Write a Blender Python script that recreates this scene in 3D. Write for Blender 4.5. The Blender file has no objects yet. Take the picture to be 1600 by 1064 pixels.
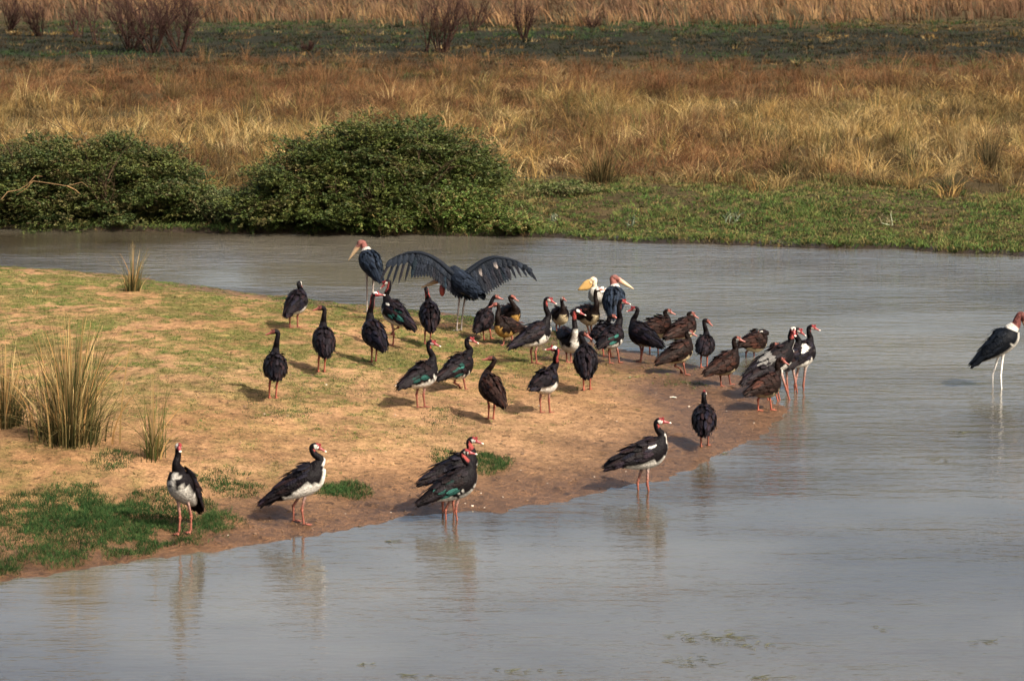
import bpy, math
import numpy as np
from mathutils import Vector

rng = np.random.default_rng(11)
# ------------------------------------------------------------------ camera, world, sun
FPX, CAMH, HOR = 5000.0, 7.0, -196.0          # focal length in photo pixels, eye height, horizon row
PITCH = math.atan((532 - HOR) / FPX)
sc = bpy.context.scene
cam_d = bpy.data.cameras.new("camera")
cam = bpy.data.objects.new("camera", cam_d)
sc.collection.objects.link(cam)
sc.camera = cam
cam.location = (0, 0, CAMH)
cam.rotation_euler = (math.pi / 2 - PITCH, 0, 0)
cam_d.sensor_width = 36
cam_d.lens = 36 * FPX / 1600
cam_d.clip_start = 0.5
cam_d.clip_end = 5000
cam_d.dof.use_dof = True
cam_d.dof.focus_distance = 44
cam_d.dof.aperture_fstop = 4.0

SUN_EL, SUN_BACK = math.radians(43), math.radians(42)
sun_dir = Vector((math.cos(SUN_EL) * math.cos(SUN_BACK), -math.cos(SUN_EL) * math.sin(SUN_BACK), math.sin(SUN_EL)))
sd_ = bpy.data.lights.new("sun", 'SUN')
sd_.energy = 5.0
sd_.angle = math.radians(0.5)
sd_.color = (1.0, 0.93, 0.81)
sun = bpy.data.objects.new("sun", sd_)
sc.collection.objects.link(sun)
sun.rotation_euler = sun_dir.to_track_quat('Z', 'Y').to_euler()
world = bpy.data.worlds.new("World")
sc.world = world
world.use_nodes = True
wn = world.node_tree
sky = wn.nodes.new('ShaderNodeTexSky')
sky.sky_type = 'NISHITA'
sky.sun_disc = False
sky.sun_elevation = SUN_EL
sky.sun_rotation = math.atan2(sun_dir.x, sun_dir.y)
sky.air_density = 1.0
sky.dust_density = 8.0
sky.ozone_density = 0.6
wn.links.new(sky.outputs[0], wn.nodes['Background'].inputs[0])
wn.nodes['Background'].inputs[1].default_value = 0.125
sc.view_settings.view_transform = 'Standard'
sc.view_settings.look = 'None'
sc.view_settings.exposure = 1.2
sc.render.engine = 'CYCLES'
sc.cycles.max_bounces = 5
sc.cycles.use_denoising = True

# ------------------------------------------------------------------ pixel <-> place
cp, sp_ = math.cos(PITCH), math.sin(PITCH)


def ray(X, Y):
    cx, cy = (X - 800) / FPX, (532 - Y) / FPX
    return np.array([cx, cp + cy * sp_, -sp_ + cy * cp])


def at_y(X, Y, y):
    d = ray(X, Y)
    t = y / d[1]
    return np.array([d[0] * t, y, CAMH + d[2] * t])


def at_z(X, Y, z=0.0):
    d = ray(X, Y)
    t = (z - CAMH) / d[2]
    return np.array([d[0] * t, d[1] * t, z])


# ------------------------------------------------------------------ noise
def _hash(ix, iy, seed):
    h = (ix.astype(np.int64) * 374761393 + iy.astype(np.int64) * 668265263 + seed * 974634777) & 0x7fffffff
    h = ((h ^ (h >> 13)) * 1274126177) & 0x7fffffff
    return ((h ^ (h >> 16)) & 0xffff) / 65535.0


def vnoise(x, y, seed=0):
    x = np.asarray(x, float); y = np.asarray(y, float)
    ix, iy = np.floor(x), np.floor(y)
    fx, fy = x - ix, y - iy
    fx = fx * fx * (3 - 2 * fx); fy = fy * fy * (3 - 2 * fy)
    a = _hash(ix, iy, seed); b = _hash(ix + 1, iy, seed)
    c = _hash(ix, iy + 1, seed); d = _hash(ix + 1, iy + 1, seed)
    return (a * (1 - fx) + b * fx) * (1 - fy) + (c * (1 - fx) + d * fx) * fy


def fbm(x, y, seed=0, o=3):
    r, a, s = 0, 0.5, 0
    for i in range(o):
        r = r + a * vnoise(x * 2 ** i, y * 2 ** i, seed + i * 7); s += a; a *= 0.5
    return r / s


def sstep(a, b, x):
    t = np.clip((x - a) / (b - a), 0, 1)
    return t * t * (3 - 2 * t)


# ------------------------------------------------------------------ terrain shape
PEN = [(-700, 380), (-300, 402), (0, 419), (100, 424), (200, 431), (300, 446), (380, 458), (500, 471), (600, 481), (700, 491),
       (800, 503), (880, 519), (940, 540), (990, 548), (1050, 562), (1100, 573), (1140, 584), (1180, 603), (1210, 625), (1218, 645),
       (1205, 663), (1170, 688), (1130, 712), (1080, 731), (1040, 744), (980, 757), (920, 771), (850, 787), (780, 800),
       (720, 800), (650, 808), (600, 820), (540, 830), (480, 842), (400, 852), (330, 862), (250, 872), (150, 886), (60, 899), (0, 908),
       (-300, 930), (-700, 960)]
PENW = np.array([at_z(X, Y)[:2] for X, Y in PEN])
FAR = [(-900, 352), (0, 359), (150, 362), (340, 364), (500, 366), (600, 367), (750, 370), (850, 373), (1000, 378), (1200, 385), (1400, 391),
       (1600, 401), (2400, 440)]
FARW = np.array([at_z(X, Y)[:2] for X, Y in FAR])
FARW = np.vstack([[-900, FARW[0, 1] + 6], FARW, [900, FARW[-1, 1] - 6]])


def pen_sd(x, y):
    p = np.stack([x, y], -1)
    best = np.full(x.shape, 1e9)
    inside = np.zeros(x.shape, bool)
    n = len(PENW)
    for i in range(n):
        a, b = PENW[i], PENW[(i + 1) % n]
        ab = b - a
        t = np.clip(((p - a) @ ab) / (ab @ ab), 0, 1)
        d = np.hypot(p[..., 0] - a[0] - t * ab[0], p[..., 1] - a[1] - t * ab[1])
        best = np.minimum(best, d)
        c = ((a[1] > y) != (b[1] > y))
        xi = a[0] + (y - a[1]) * ab[0] / (ab[1] if abs(ab[1]) > 1e-9 else 1e-9)
        inside ^= c & (x < xi)
    return np.where(inside, best, -best)


def far_sd(x, y):
    return y - np.interp(x, FARW[:, 0], FARW[:, 1])


def height(x, y):
    x = np.asarray(x, float); y = np.asarray(y, float)
    s = pen_sd(x, y) + (fbm(x * 1.6, y * 0.9, 3) - .5) * 0.45 + (fbm(x * 7, y * 4, 4, 2) - .5) * .22 + (fbm(x * 17, y * 10, 14, 2) - .5) * .12
    left = sstep(0.5, -4.5, x)
    pen = np.where(s > 0, 0.30 * (1 - np.exp(-np.maximum(s, 0) / 2.6)) + .40 * left * (1 - np.exp(-np.maximum(s, 0) / 6)), np.maximum(s * 0.25, -0.35))
    k = np.clip(s * 3, 0, 1)
    pen = pen + k * ((fbm(x * 3, y * 2, 5) - .5) * 0.05 + (fbm(x * 9, y * 7, 9, 2) - .5) * 0.045)
    f = far_sd(x, y) + (fbm(x * 1.1, y * 0.3, 21) - .5) * 0.7
    far = np.where(f > 0, 0.06 * sstep(0, .2, f) + 0.30 * sstep(0.1, 6, f), np.maximum(f * .25, -.35))
    far = far + np.clip(f, 0, 1) * ((fbm(x * .7, y * .35, 31) - .5) * 0.16 + (fbm(x * 4, y * 3, 33, 2) - .5) * .05)
    far = far + sstep(80, 400, f) * 2.0 * 0
    return np.maximum(pen, far)


def ground(X, Y):
    z = 0.0
    for _ in range(12):
        p = at_z(X, Y, z)
        z = float(height(p[:1], p[1:2])[0]) * .7 + z * .3
    p[2] = float(height(p[:1], p[1:2])[0])
    return p


# ------------------------------------------------------------------ materials
def mat(name, rough=0.7, spec=0.3, col=None, attr='Col', noise=0.0, nscale=40, bump=0.0, bscale=60, transl=0.0, gain=1.0):
    m = bpy.data.materials.new(name)
    m.use_nodes = True
    nt = m.node_tree; N, L = nt.nodes, nt.links
    b = N['Principled BSDF']
    b.inputs['Roughness'].default_value = rough
    b.inputs['Specular IOR Level'].default_value = spec
    if col is None:
        a = N.new('ShaderNodeVertexColor'); a.layer_name = attr
        src = a.outputs[0]
    else:
        a = N.new('ShaderNodeRGB'); a.outputs[0].default_value = (*col, 1)
        src = a.outputs[0]
    if gain != 1:
        g_ = N.new('ShaderNodeVectorMath'); g_.operation = 'SCALE'; g_.inputs['Scale'].default_value = gain
        L.new(src, g_.inputs[0]); src = g_.outputs[0]
    tc = N.new('ShaderNodeTexCoord')
    if noise:
        nz = N.new('ShaderNodeTexNoise'); nz.inputs['Scale'].default_value = nscale; nz.inputs['Detail'].default_value = 6
        L.new(tc.outputs['Object'], nz.inputs['Vector'])
        mr = N.new('ShaderNodeMapRange')
        mr.inputs[1].default_value = .3; mr.inputs[2].default_value = .7
        mr.inputs[3].default_value = 1 - noise; mr.inputs[4].default_value = 1 + noise
        L.new(nz.outputs[0], mr.inputs[0])
        mx = N.new('ShaderNodeVectorMath'); mx.operation = 'SCALE'
        L.new(src, mx.inputs[0]); L.new(mr.outputs[0], mx.inputs['Scale'])
        src = mx.outputs[0]
    L.new(src, b.inputs['Base Color'])
    if bump:
        nb = N.new('ShaderNodeTexNoise'); nb.inputs['Scale'].default_value = bscale; nb.inputs['Detail'].default_value = 5
        L.new(tc.outputs['Object'], nb.inputs['Vector'])
        bp = N.new('ShaderNodeBump'); bp.inputs['Strength'].default_value = bump; bp.inputs['Distance'].default_value = 0.02
        L.new(nb.outputs[0], bp.inputs['Height']); L.new(bp.outputs[0], b.inputs['Normal'])
    if transl:
        tr = N.new('ShaderNodeBsdfTranslucent'); L.new(src, tr.inputs[0])
        ms = N.new('ShaderNodeMixShader'); ms.inputs[0].default_value = transl
        L.new(b.outputs[0], ms.inputs[1]); L.new(tr.outputs[0], ms.inputs[2])
        L.new(ms.outputs[0], N['Material Output'].inputs[0])
    return m


M_FEATHER = mat('feather', .5, .05, noise=.35, nscale=50, bump=.6, bscale=45)
M_SKIN = mat('bare_skin', .5, .35, noise=.15, nscale=60)
M_GRASS = mat('grass_blade', .8, .06, transl=.2, gain=.5)
M_LEAF = mat('leaf', .55, .12, transl=.15, gain=.42)
M_WOOD = mat('twig_bark', .9, .03, noise=.3, nscale=20)


def ground_material():
    m = bpy.data.materials.new('soil')
    m.use_nodes = True
    nt = m.node_tree; N, L = nt.nodes, nt.links
    b = N['Principled BSDF']
    a = N.new('ShaderNodeVertexColor'); a.layer_name = 'Col'
    w = N.new('ShaderNodeVertexColor'); w.layer_name = 'Wet'
    tc = N.new('ShaderNodeTexCoord')
    src = a.outputs[0]
    for scl, det, lo, hi in ((1.3, 6, .38, .68), (7, 8, .66, 1.28), (26, 8, .66, 1.28), (60, 6, .75, 1.2)):
        nz = N.new('ShaderNodeTexNoise'); nz.inputs['Scale'].default_value = scl; nz.inputs['Detail'].default_value = det
        nz.inputs['Roughness'].default_value = .65
        L.new(tc.outputs['Object'], nz.inputs['Vector'])
        mr = N.new('ShaderNodeMapRange'); mr.inputs[1].default_value = .32; mr.inputs[2].default_value = .68
        mr.inputs[3].default_value = lo; mr.inputs[4].default_value = hi
        L.new(nz.outputs[0], mr.inputs[0])
        mx = N.new('ShaderNodeVectorMath'); mx.operation = 'SCALE'
        L.new(src, mx.inputs[0]); L.new(mr.outputs[0], mx.inputs['Scale']); src = mx.outputs[0]
    # dark clods and droppings on the mud
    vo = N.new('ShaderNodeTexVoronoi'); vo.inputs['Scale'].default_value = 5.5; vo.inputs['Randomness'].default_value = 1
    dn = N.new('ShaderNodeTexNoise'); dn.inputs['Scale'].default_value = 14; dn.inputs['Detail'].default_value = 4
    L.new(tc.outputs['Object'], dn.inputs['Vector'])
    dv = N.new('ShaderNodeVectorMath'); dv.operation = 'MULTIPLY_ADD'; dv.inputs[1].default_value = (.25, .25, .25)
    L.new(dn.outputs['Color'], dv.inputs[0]); L.new(tc.outputs['Object'], dv.inputs[2])
    L.new(dv.outputs[0], vo.inputs['Vector'])
    r = N.new('ShaderNodeMapRange'); r.inputs[1].default_value = .12; r.inputs[2].default_value = .30
    r.inputs[3].default_value = .38; r.inputs[4].default_value = 1
    L.new(vo.outputs['Distance'], r.inputs[0])
    mx = N.new('ShaderNodeVectorMath'); mx.operation = 'SCALE'
    L.new(src, mx.inputs[0]); L.new(r.outputs[0], mx.inputs['Scale'])
    v2 = N.new('ShaderNodeTexVoronoi'); v2.inputs['Scale'].default_value = 11
    L.new(dv.outputs[0], v2.inputs['Vector'])
    r2 = N.new('ShaderNodeMapRange'); r2.inputs[1].default_value = .1; r2.inputs[2].default_value = .3
    r2.inputs[3].default_value = .55; r2.inputs[4].default_value = 1.04
    L.new(v2.outputs['Distance'], r2.inputs[0])
    m2 = N.new('ShaderNodeVectorMath'); m2.operation = 'SCALE'
    L.new(mx.outputs[0], m2.inputs[0]); L.new(r2.outputs[0], m2.inputs['Scale'])
    L.new(m2.outputs[0], b.inputs['Base Color'])
    rr = N.new('ShaderNodeMapRange'); rr.inputs[3].default_value = .95; rr.inputs[4].default_value = .38
    L.new(w.outputs[0], rr.inputs[0]); L.new(rr.outputs[0], b.inputs['Roughness'])
    b.inputs['Specular IOR Level'].default_value = .06
    sl = N.new('ShaderNodeMath'); sl.operation = 'MULTIPLY_ADD'; sl.inputs[1].default_value = .10; sl.inputs[2].default_value = .04
    L.new(w.outputs[0], sl.inputs[0]); L.new(sl.outputs[0], b.inputs['Specular IOR Level'])
    nb = N.new('ShaderNodeTexNoise'); nb.inputs['Scale'].default_value = 13; nb.inputs['Detail'].default_value = 9
    nb.inputs['Roughness'].default_value = .7
    L.new(tc.outputs['Object'], nb.inputs['Vector'])
    bp = N.new('ShaderNodeBump'); bp.inputs['Strength'].default_value = 1; bp.inputs['Distance'].default_value = .09
    L.new(nb.outputs[0], bp.inputs['Height']); L.new(bp.outputs[0], b.inputs['Normal'])
    return m


def water_material():
    m = bpy.data.materials.new('muddy_water')
    m.use_nodes = True
    nt = m.node_tree; N, L = nt.nodes, nt.links
    b = N['Principled BSDF']
    b.inputs['Roughness'].default_value = .06
    b.inputs['IOR'].default_value = 1.52
    tc = N.new('ShaderNodeTexCoord')
    nz = N.new('ShaderNodeTexNoise'); nz.inputs['Scale'].default_value = .12; nz.inputs['Detail'].default_value = 5
    L.new(tc.outputs['Object'], nz.inputs['Vector'])
    cr = N.new('ShaderNodeValToRGB')
    cr.color_ramp.elements[0].position = .4; cr.color_ramp.elements[0].color = (.030, .024, .015, 1)
    cr.color_ramp.elements[1].position = .62; cr.color_ramp.elements[1].color = (.078, .070, .054, 1)
    L.new(nz.outputs[0], cr.inputs[0]); L.new(cr.outputs[0], b.inputs['Base Color'])

    def wave(sx, sy, scale, det, rot):
        mp = N.new('ShaderNodeMapping'); mp.inputs['Scale'].default_value = (sx, sy, 1); mp.inputs['Rotation'].default_value = (0, 0, rot)
        L.new(tc.outputs['Object'], mp.inputs['Vector'])
        n = N.new('ShaderNodeTexNoise'); n.inputs['Scale'].default_value = scale; n.inputs['Detail'].default_value = det
        n.inputs['Roughness'].default_value = .5
        L.new(mp.outputs[0], n.inputs['Vector'])
        return n.outputs[0]
    w1 = wave(.30, 1, 4.6, 4, .08)
    w2 = wave(.4, 1, 17, 2, -.12)
    w3 = wave(.5, 1, .8, 2, .3)
    s = N.new('ShaderNodeMath'); s.operation = 'MULTIPLY_ADD'; s.inputs[1].default_value = .33
    L.new(w2, s.inputs[0]); L.new(w1, s.inputs[2])
    s2 = N.new('ShaderNodeMath'); s2.operation = 'MULTIPLY_ADD'; s2.inputs[1].default_value = 1.2
    L.new(w3, s2.inputs[0]); L.new(s.outputs[0], s2.inputs[2])
    # calmer close to us, more ruffled in the channel, with drifting calm patches
    sx = N.new('ShaderNodeSeparateXYZ'); L.new(tc.outputs['Object'], sx.inputs[0])
    mr = N.new('ShaderNodeMapRange'); mr.inputs[1].default_value = 30; mr.inputs[2].default_value = 58
    mr.inputs[3].default_value = 0.015; mr.inputs[4].default_value = .042
    L.new(sx.outputs[1], mr.inputs[0])
    cn = N.new('ShaderNodeTexNoise'); cn.inputs['Scale'].default_value = .35; cn.inputs['Detail'].default_value = 3
    mp = N.new('ShaderNodeMapping'); mp.inputs['Scale'].default_value = (.4, 1, 1); L.new(tc.outputs['Object'], mp.inputs['Vector'])
    L.new(mp.outputs[0], cn.inputs['Vector'])
    cm = N.new('ShaderNodeMapRange'); cm.inputs[1].default_value = .35; cm.inputs[2].default_value = .65
    cm.inputs[3].default_value = .3; cm.inputs[4].default_value = 1.5
    L.new(cn.outputs[0], cm.inputs[0])
    mu = N.new('ShaderNodeMath'); mu.operation = 'MULTIPLY'; L.new(mr.outputs[0], mu.inputs[0]); L.new(cm.outputs[0], mu.inputs[1])
    bp = N.new('ShaderNodeBump'); bp.inputs['Strength'].default_value = 1
    L.new(mu.outputs[0], bp.inputs['Distance'])
    L.new(s2.outputs[0], bp.inputs['Height']); L.new(bp.outputs[0], b.inputs['Normal'])
    return m


# ------------------------------------------------------------------ mesh helpers
def tag(o, label=None, cat=None, group=None, kind=None):
    if label: o['label'] = label
    if cat: o['category'] = cat
    if group: o['group'] = group
    if kind: o['kind'] = kind
    return o


def empty(name, loc):
    o = bpy.data.objects.new(name, None)
    o.location = loc
    o.empty_display_size = .2
    sc.collection.objects.link(o)
    return o


def mesh_obj(name, V, F, C=None, m=None, parent=None, smooth=True, extra=None):
    """V (n,3); F = (m,k) array or list of faces; C (n,3) point colours. Vertices are world; parent keeps them."""
    V = np.asarray(V, np.float32)
    me = bpy.data.meshes.new(name)
    origin = np.zeros(3, np.float32)
    if parent is not None:
        origin = np.array(parent.location, np.float32)
    if isinstance(F, np.ndarray):
        k = F.shape[1]
        me.vertices.add(len(V)); me.vertices.foreach_set('co', (V - origin).ravel())
        me.loops.add(F.size); me.loops.foreach_set('vertex_index', F.ravel().astype(np.int32))
        me.polygons.add(len(F)); me.polygons.foreach_set('loop_start', np.arange(0, F.size, k, dtype=np.int32))
        me.update(calc_edges=True)
    else:
        me.from_pydata((V - origin).tolist(), [], [tuple(int(i) for i in f) for f in F])
    if smooth:
        me.polygons.foreach_set('use_smooth', np.ones(len(me.polygons), bool))
    for nm, c in [('Col', C)] + (list(extra.items()) if extra else []):
        if c is None: continue
        at = me.color_attributes.new(nm, 'FLOAT_COLOR', 'POINT')
        cc = np.ones((len(V), 4), np.float32); cc[:, :3] = np.clip(c, 0, 1)
        at.data.foreach_set('color', cc.ravel())
    if m: me.materials.append(m)
    me.update()
    o = bpy.data.objects.new(name, me)
    sc.collection.objects.link(o)
    if parent is not None: o.parent = parent
    return o


def rebase(o, loc):
    """put a top-level mesh's origin at its base"""
    me = o.data
    co = np.empty(len(me.vertices) * 3, np.float32); me.vertices.foreach_get('co', co)
    co = co.reshape(-1, 3) - np.array(loc, np.float32)
    me.vertices.foreach_set('co', co.ravel()); me.update()
    o.location = loc
    return o


def blades(base, h, lean_dir, lean, width, c0, c1, segs=3, r=rng, power=1.7):
    """curved grass blades: returns verts, quads, colours"""
    n = len(base)
    h = np.broadcast_to(h, n); lean = np.broadcast_to(lean, n); width = np.broadcast_to(width, n)
    a = r.uniform(0, 2 * np.pi, n)
    wd = np.stack([np.cos(a), np.sin(a) * .5, np.zeros(n)], 1)
    wd /= np.linalg.norm(wd, axis=1)[:, None]
    ld = np.stack([np.cos(lean_dir), np.sin(lean_dir), np.zeros(n)], 1)
    V = []; C = []
    for i in range(segs + 1):
        t = i / segs
        hor = lean * t ** power
        ver = t * (1 - .38 * np.minimum(lean, 1.6) * t)
        p = base + ld * (h * hor)[:, None] + np.array([0, 0, 1.]) * (h * ver)[:, None]
        w = (width * (1 - t * .88) * .5)[:, None]
        V += [p - wd * w, p + wd * w]
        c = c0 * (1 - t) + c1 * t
        C += [c, c]
    V = np.stack(V, 1); C = np.stack(C, 1)
    k = 2 * (segs + 1)
    F = []
    for i in range(segs):
        F.append([2 * i, 2 * i + 1, 2 * i + 3, 2 * i + 2])
    F = np.array(F)[None] + (np.arange(n) * k)[:, None, None]
    return V.reshape(-1, 3), F.reshape(-1, 4), C.reshape(-1, 3)


def merge(parts):
    V, F, C, off = [], [], [], 0
    for v, f, c in parts:
        V.append(v); F.append(f + off); C.append(c); off += len(v)
    return np.concatenate(V), np.concatenate(F), np.concatenate(C)


def tube(pts, rad, col, n=6):
    """swept tube along pts, returns verts, quads (array), cols; capped by tiny ends"""
    pts = np.asarray(pts, float); m = len(pts)
    rad = np.broadcast_to(rad, m)
    T = np.gradient(pts, axis=0); T /= np.linalg.norm(T, axis=1)[:, None] + 1e-9
    s = np.cross(T[0], [0.3, .2, 1.0]); s /= np.linalg.norm(s)
    V = []
    ang = np.linspace(0, 2 * np.pi, n, endpoint=False)
    for i in range(m):
        s = s - T[i] * (s @ T[i]); s /= np.linalg.norm(s)
        u = np.cross(T[i], s)
        V.append(pts[i] + rad[i] * (np.cos(ang)[:, None] * s + np.sin(ang)[:, None] * u))
    V = np.concatenate(V)
    F = []
    for i in range(m - 1):
        for j in range(n):
            F.append([i * n + j, i * n + (j + 1) % n, (i + 1) * n + (j + 1) % n, (i + 1) * n + j])
    c = np.broadcast_to(np.asarray(col, float), (m, 3)) if np.ndim(col) == 2 else np.tile(col, (m, 1))
    return V, np.array(F), np.repeat(c, n, axis=0)


def ellipsoid(c, ax, r, col, nu=10, nv=7):
    """ax 3x3 rows; r 3 radii"""
    V, F = [], []
    for i in range(nv + 1):
        ph = math.pi * i / nv
        for j in range(nu):
            th = 2 * math.pi * j / nu
            d = np.array([max(math.sin(ph), .02) * math.cos(th) * r[0], max(math.sin(ph), .02) * math.sin(th) * r[1], math.cos(ph) * r[2]])
            V.append(c + d @ ax)
    for i in range(nv):
        for j in range(nu):
            F.append([i * nu + j, i * nu + (j + 1) % nu, (i + 1) * nu + (j + 1) % nu, (i + 1) * nu + j])
    V = np.array(V)
    return V, np.array(F), np.tile(np.asarray(col, float), (len(V), 1))


# ------------------------------------------------------------------ terrain and water
def axis(lo, hi, fine_lo, fine_hi, step, grow=1.16):
    mid = list(np.arange(fine_lo, fine_hi + step / 2, step))
    a, st = [], step
    v = fine_lo
    while v > lo:
        st *= grow; v -= st; a.append(v)
    b, st = [], step
    v = mid[-1]
    while v < hi:
        st *= grow; v += st; b.append(v)
    return np.array(a[::-1] + mid + b)


xs = axis(-900, 900, -9.5, 12, .075)
ys = axis(-80, 2500, 30.5, 74, .1)
GX, GY = np.meshgrid(xs, ys)
GZ = height(GX, GY)
nx, ny = len(xs), len(ys)
idx = np.arange(nx * ny).reshape(ny, nx)
Fq = np.stack([idx[:-1, :-1], idx[:-1, 1:], idx[1:, 1:], idx[1:, :-1]], -1).reshape(-1, 4)
V = np.stack([GX, GY, GZ], -1).reshape(-1, 3)
x, y = V[:, 0], V[:, 1]
psd = pen_sd(x, y)
fsd = far_sd(x, y)


def blob(x, y, X, Y, rx, ry):
    p = at_z(X, Y, .15)
    return np.exp(-(((x - p[0]) / rx) ** 2 + ((y - p[1]) / ry) ** 2))


def greenness(x, y):
    """how grassy the spit is: grassy to the left and rear, bare towards the point and the near shore"""
    g = 0
    for X, Y, rx, ry, w_ in ((-250, 470, 6, 9, 1), (150, 455, 4.5, 6, .95), (380, 510, 3, 5.5, .9), (620, 545, 2.6, 4.2, .75), (780, 570, 1.6, 3, .45), (160, 590, 3, 3.2, .75),
                             (430, 640, 2.6, 2.8, .5), (650, 640, 1.4, 2, .35), (100, 760, 1.6, 1.4, .35), (330, 740, 1.3, 1.2, .3)):
        g = np.maximum(g, w_ * np.minimum(1, 1.9 * blob(x, y, X, Y, rx, ry)))
    return g * sstep(.1, .6, pen_sd(x, y))


green = greenness(x, y)
C = np.zeros((len(V), 3))
n1 = fbm(x * .5, y * .5, 41)[:, None]; n2 = fbm(x * 2.2, y * 1.6, 43)[:, None]
sand = np.array([.41, .215, .095]); sand2 = np.array([.53, .315, .17]); mud = np.array([.115, .056, .026])
olive = np.array([.19, .185, .055])
col = sand * (1 - n1) + sand2 * n1
n5 = (fbm(x * 5.5, y * 4.2, 43) * .65 + fbm(x * .8, y * .5, 44) * .35)[:, None]
gmix = np.clip(green[:, None] * (.1 + 4.5 * (n5 - .38)), 0, 1) * .85
col = col * (1 - gmix) + olive * gmix
wet = 1 - sstep(0.15, 2.7, psd + (fbm(x * 2, y * 1.3, 47) - .5) * 1.0)
tipw = blob(x, y, 1190, 630, 1.1, 2.2) + blob(x, y, 1000, 548, 1.6, 1.2) + .6 * blob(x, y, 1100, 600, 1.6, 1.6)
wet = np.clip(wet + .8 * tipw, 0, 1)[:, None]
col = col * (1 - wet * .85) + mud * wet * .85
# far bank
n3 = fbm(x * .25, y * .12, 51)[:, None]
fc = np.array([.055, .042, .02]) * (1 - n2) + np.array([.12, .085, .04]) * n2
band = (sstep(112, 118, y + (n3[:, 0] - .5) * 14) * (1 - sstep(138, 146, y + (n3[:, 0] - .5) * 12)))[:, None]
fc = fc * (1 - band) + np.array([.028, .028, .018]) * band
far_edge = (1 - sstep(0.2, 1.1, fsd))[:, None]
fc = fc * (1 - far_edge) + np.array([.04, .027, .017]) * far_edge
isfar = (fsd > -3)[:, None]
col = np.where(isfar, fc, col)
wetall = np.where(isfar, far_edge, wet)
soil = ground_material()
g = mesh_obj('ground', V, Fq, col, soil, extra={'Wet': np.repeat(wetall, 3, 1)})
tag(g, kind='structure')

wv = []
wxs = np.linspace(-900, 900, 3); wys = np.linspace(-80, 140, 3)
wv = np.array([[a, b, 0] for b in wys for a in wxs], float)
wf = np.array([[r_ * 3 + c_, r_ * 3 + c_ + 1, r_ * 3 + c_ + 4, r_ * 3 + c_ + 3] for r_ in range(2) for c_ in range(2)])
w = mesh_obj('water', wv, wf, None, water_material(), smooth=False)
tag(w, kind='structure')

# ------------------------------------------------------------------ grass palettes
def pal(cols, n, r=rng, jit=.18):
    cols = np.array(cols, float)
    c = cols[r.integers(0, len(cols), n)]
    return np.clip(c * (1 + r.uniform(-jit, jit, (n, 1))), 0, 1)


STRAW = [(.51, .32, .11), (.60, .41, .16), (.38, .225, .075), (.27, .15, .05), (.70, .50, .23), (.13, .08, .035), (.22, .17, .06), (.10, .075, .035)]
RUST = [(.24, .12, .05), (.18, .08, .035), (.30, .17, .075), (.13, .06, .03)]
GREENS = [(.10, .165, .04), (.065, .115, .03), (.15, .21, .05), (.22, .22, .07), (.08, .09, .035)]
DULL = [(.035, .042, .022), (.022, .026, .018), (.055, .062, .028), (.08, .055, .03), (.12, .08, .04)]


def clump_field(nc, per, sample, hgt, spread, lean_rng, width, colf, segs=3, r=rng, dirbias=None):
    cx, cy = sample(nc)
    nc = len(cx)
    k = r.poisson(per, nc).clip(3)
    ci = np.repeat(np.arange(nc), k); n = len(ci)
    a = r.uniform(0, 2 * np.pi, n); rr = np.abs(r.normal(0, 1, n)) * spread
    bx, by = cx[ci] + np.cos(a) * rr, cy[ci] + np.sin(a) * rr
    base = np.stack([bx, by, height(bx, by) - .01], 1)
    cdir = r.uniform(0, 2 * np.pi, nc); cl = r.uniform(0, 1, nc) ** 1.5
    sx = np.cos(a) * .7 + np.cos(cdir[ci]) * cl[ci] * 1.4
    sy = np.sin(a) * .7 + np.sin(cdir[ci]) * cl[ci] * 1.4
    if dirbias is not None:
        sx = sx + dirbias[0]; sy = sy + dirbias[1]
    ld = np.arctan2(sy, sx)
    lean = r.uniform(lean_rng[0], lean_rng[1], n) * (.6 + .9 * cl[ci])
    hh = (r.uniform(.65, 1.2, nc) * (hgt(cx, cy) if callable(hgt) else hgt))[ci] * r.uniform(.45, 1.1, n)
    c1 = colf(cx, cy, ci)
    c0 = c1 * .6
    return blades(base, hh, ld, lean, width * r.uniform(.6, 1.4, n), c0, c1, segs, r)


def wedge(y0, y1, margin=1.3):
    """sample the ground area the photo could see between two distances"""
    def f(n, r=rng):
        yy = np.sqrt(r.uniform(y0 ** 2, y1 ** 2, n)); xx = r.uniform(-1, 1, n) * .16 * margin * yy
        return xx, yy
    return f


# dry grassland beyond the river: golden, lodged
def s_dry(n):
    xx, yy = wedge(64, 118)(n)
    fs = far_sd(xx, yy)
    edge = np.interp(xx, [-14, -9, -1.5, 1, 4, 12], [3.0, 3.0, 4.2, 7.5, 9.0, 8.2]) + (fbm(xx * .8, yy * .3, 61) - .5) * 7
    hi = 114 + (fbm(xx * .15, yy * .1, 63) - .5) * 14
    gap = fbm(xx * .28, yy * .16, 65) + .08
    ok = (fs > edge) & (yy < hi) & (rng.uniform(0, 1, n) < sstep(.28, .5, gap) * .85 + .25) & \
        (rng.uniform(0, 1, n) < 1 - .75 * sstep(98, 112, yy))
    return xx[ok], yy[ok]


def c_dry(cx, cy, ci):
    nc = len(cx); n = len(ci)
    t = fbm(cx * .22 + 5, cy * .11, 67)
    far = sstep(86, 104, cy) * .45
    q = (t + far + rng.uniform(-.22, .22, nc)) > .66
    gr = rng.uniform(0, 1, nc) < .07
    base = np.where(q[:, None], pal(RUST, nc), pal(STRAW, nc))
    base = np.where(gr[:, None], pal([(.17, .17, .05), (.13, .12, .045)], nc), base)
    sh = (.12 + 1.75 * fbm(cx * .9, cy * .5, 69))[:, None]
    return (base * sh)[ci] * rng.uniform(.6, 1.35, (n, 1))


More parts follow.
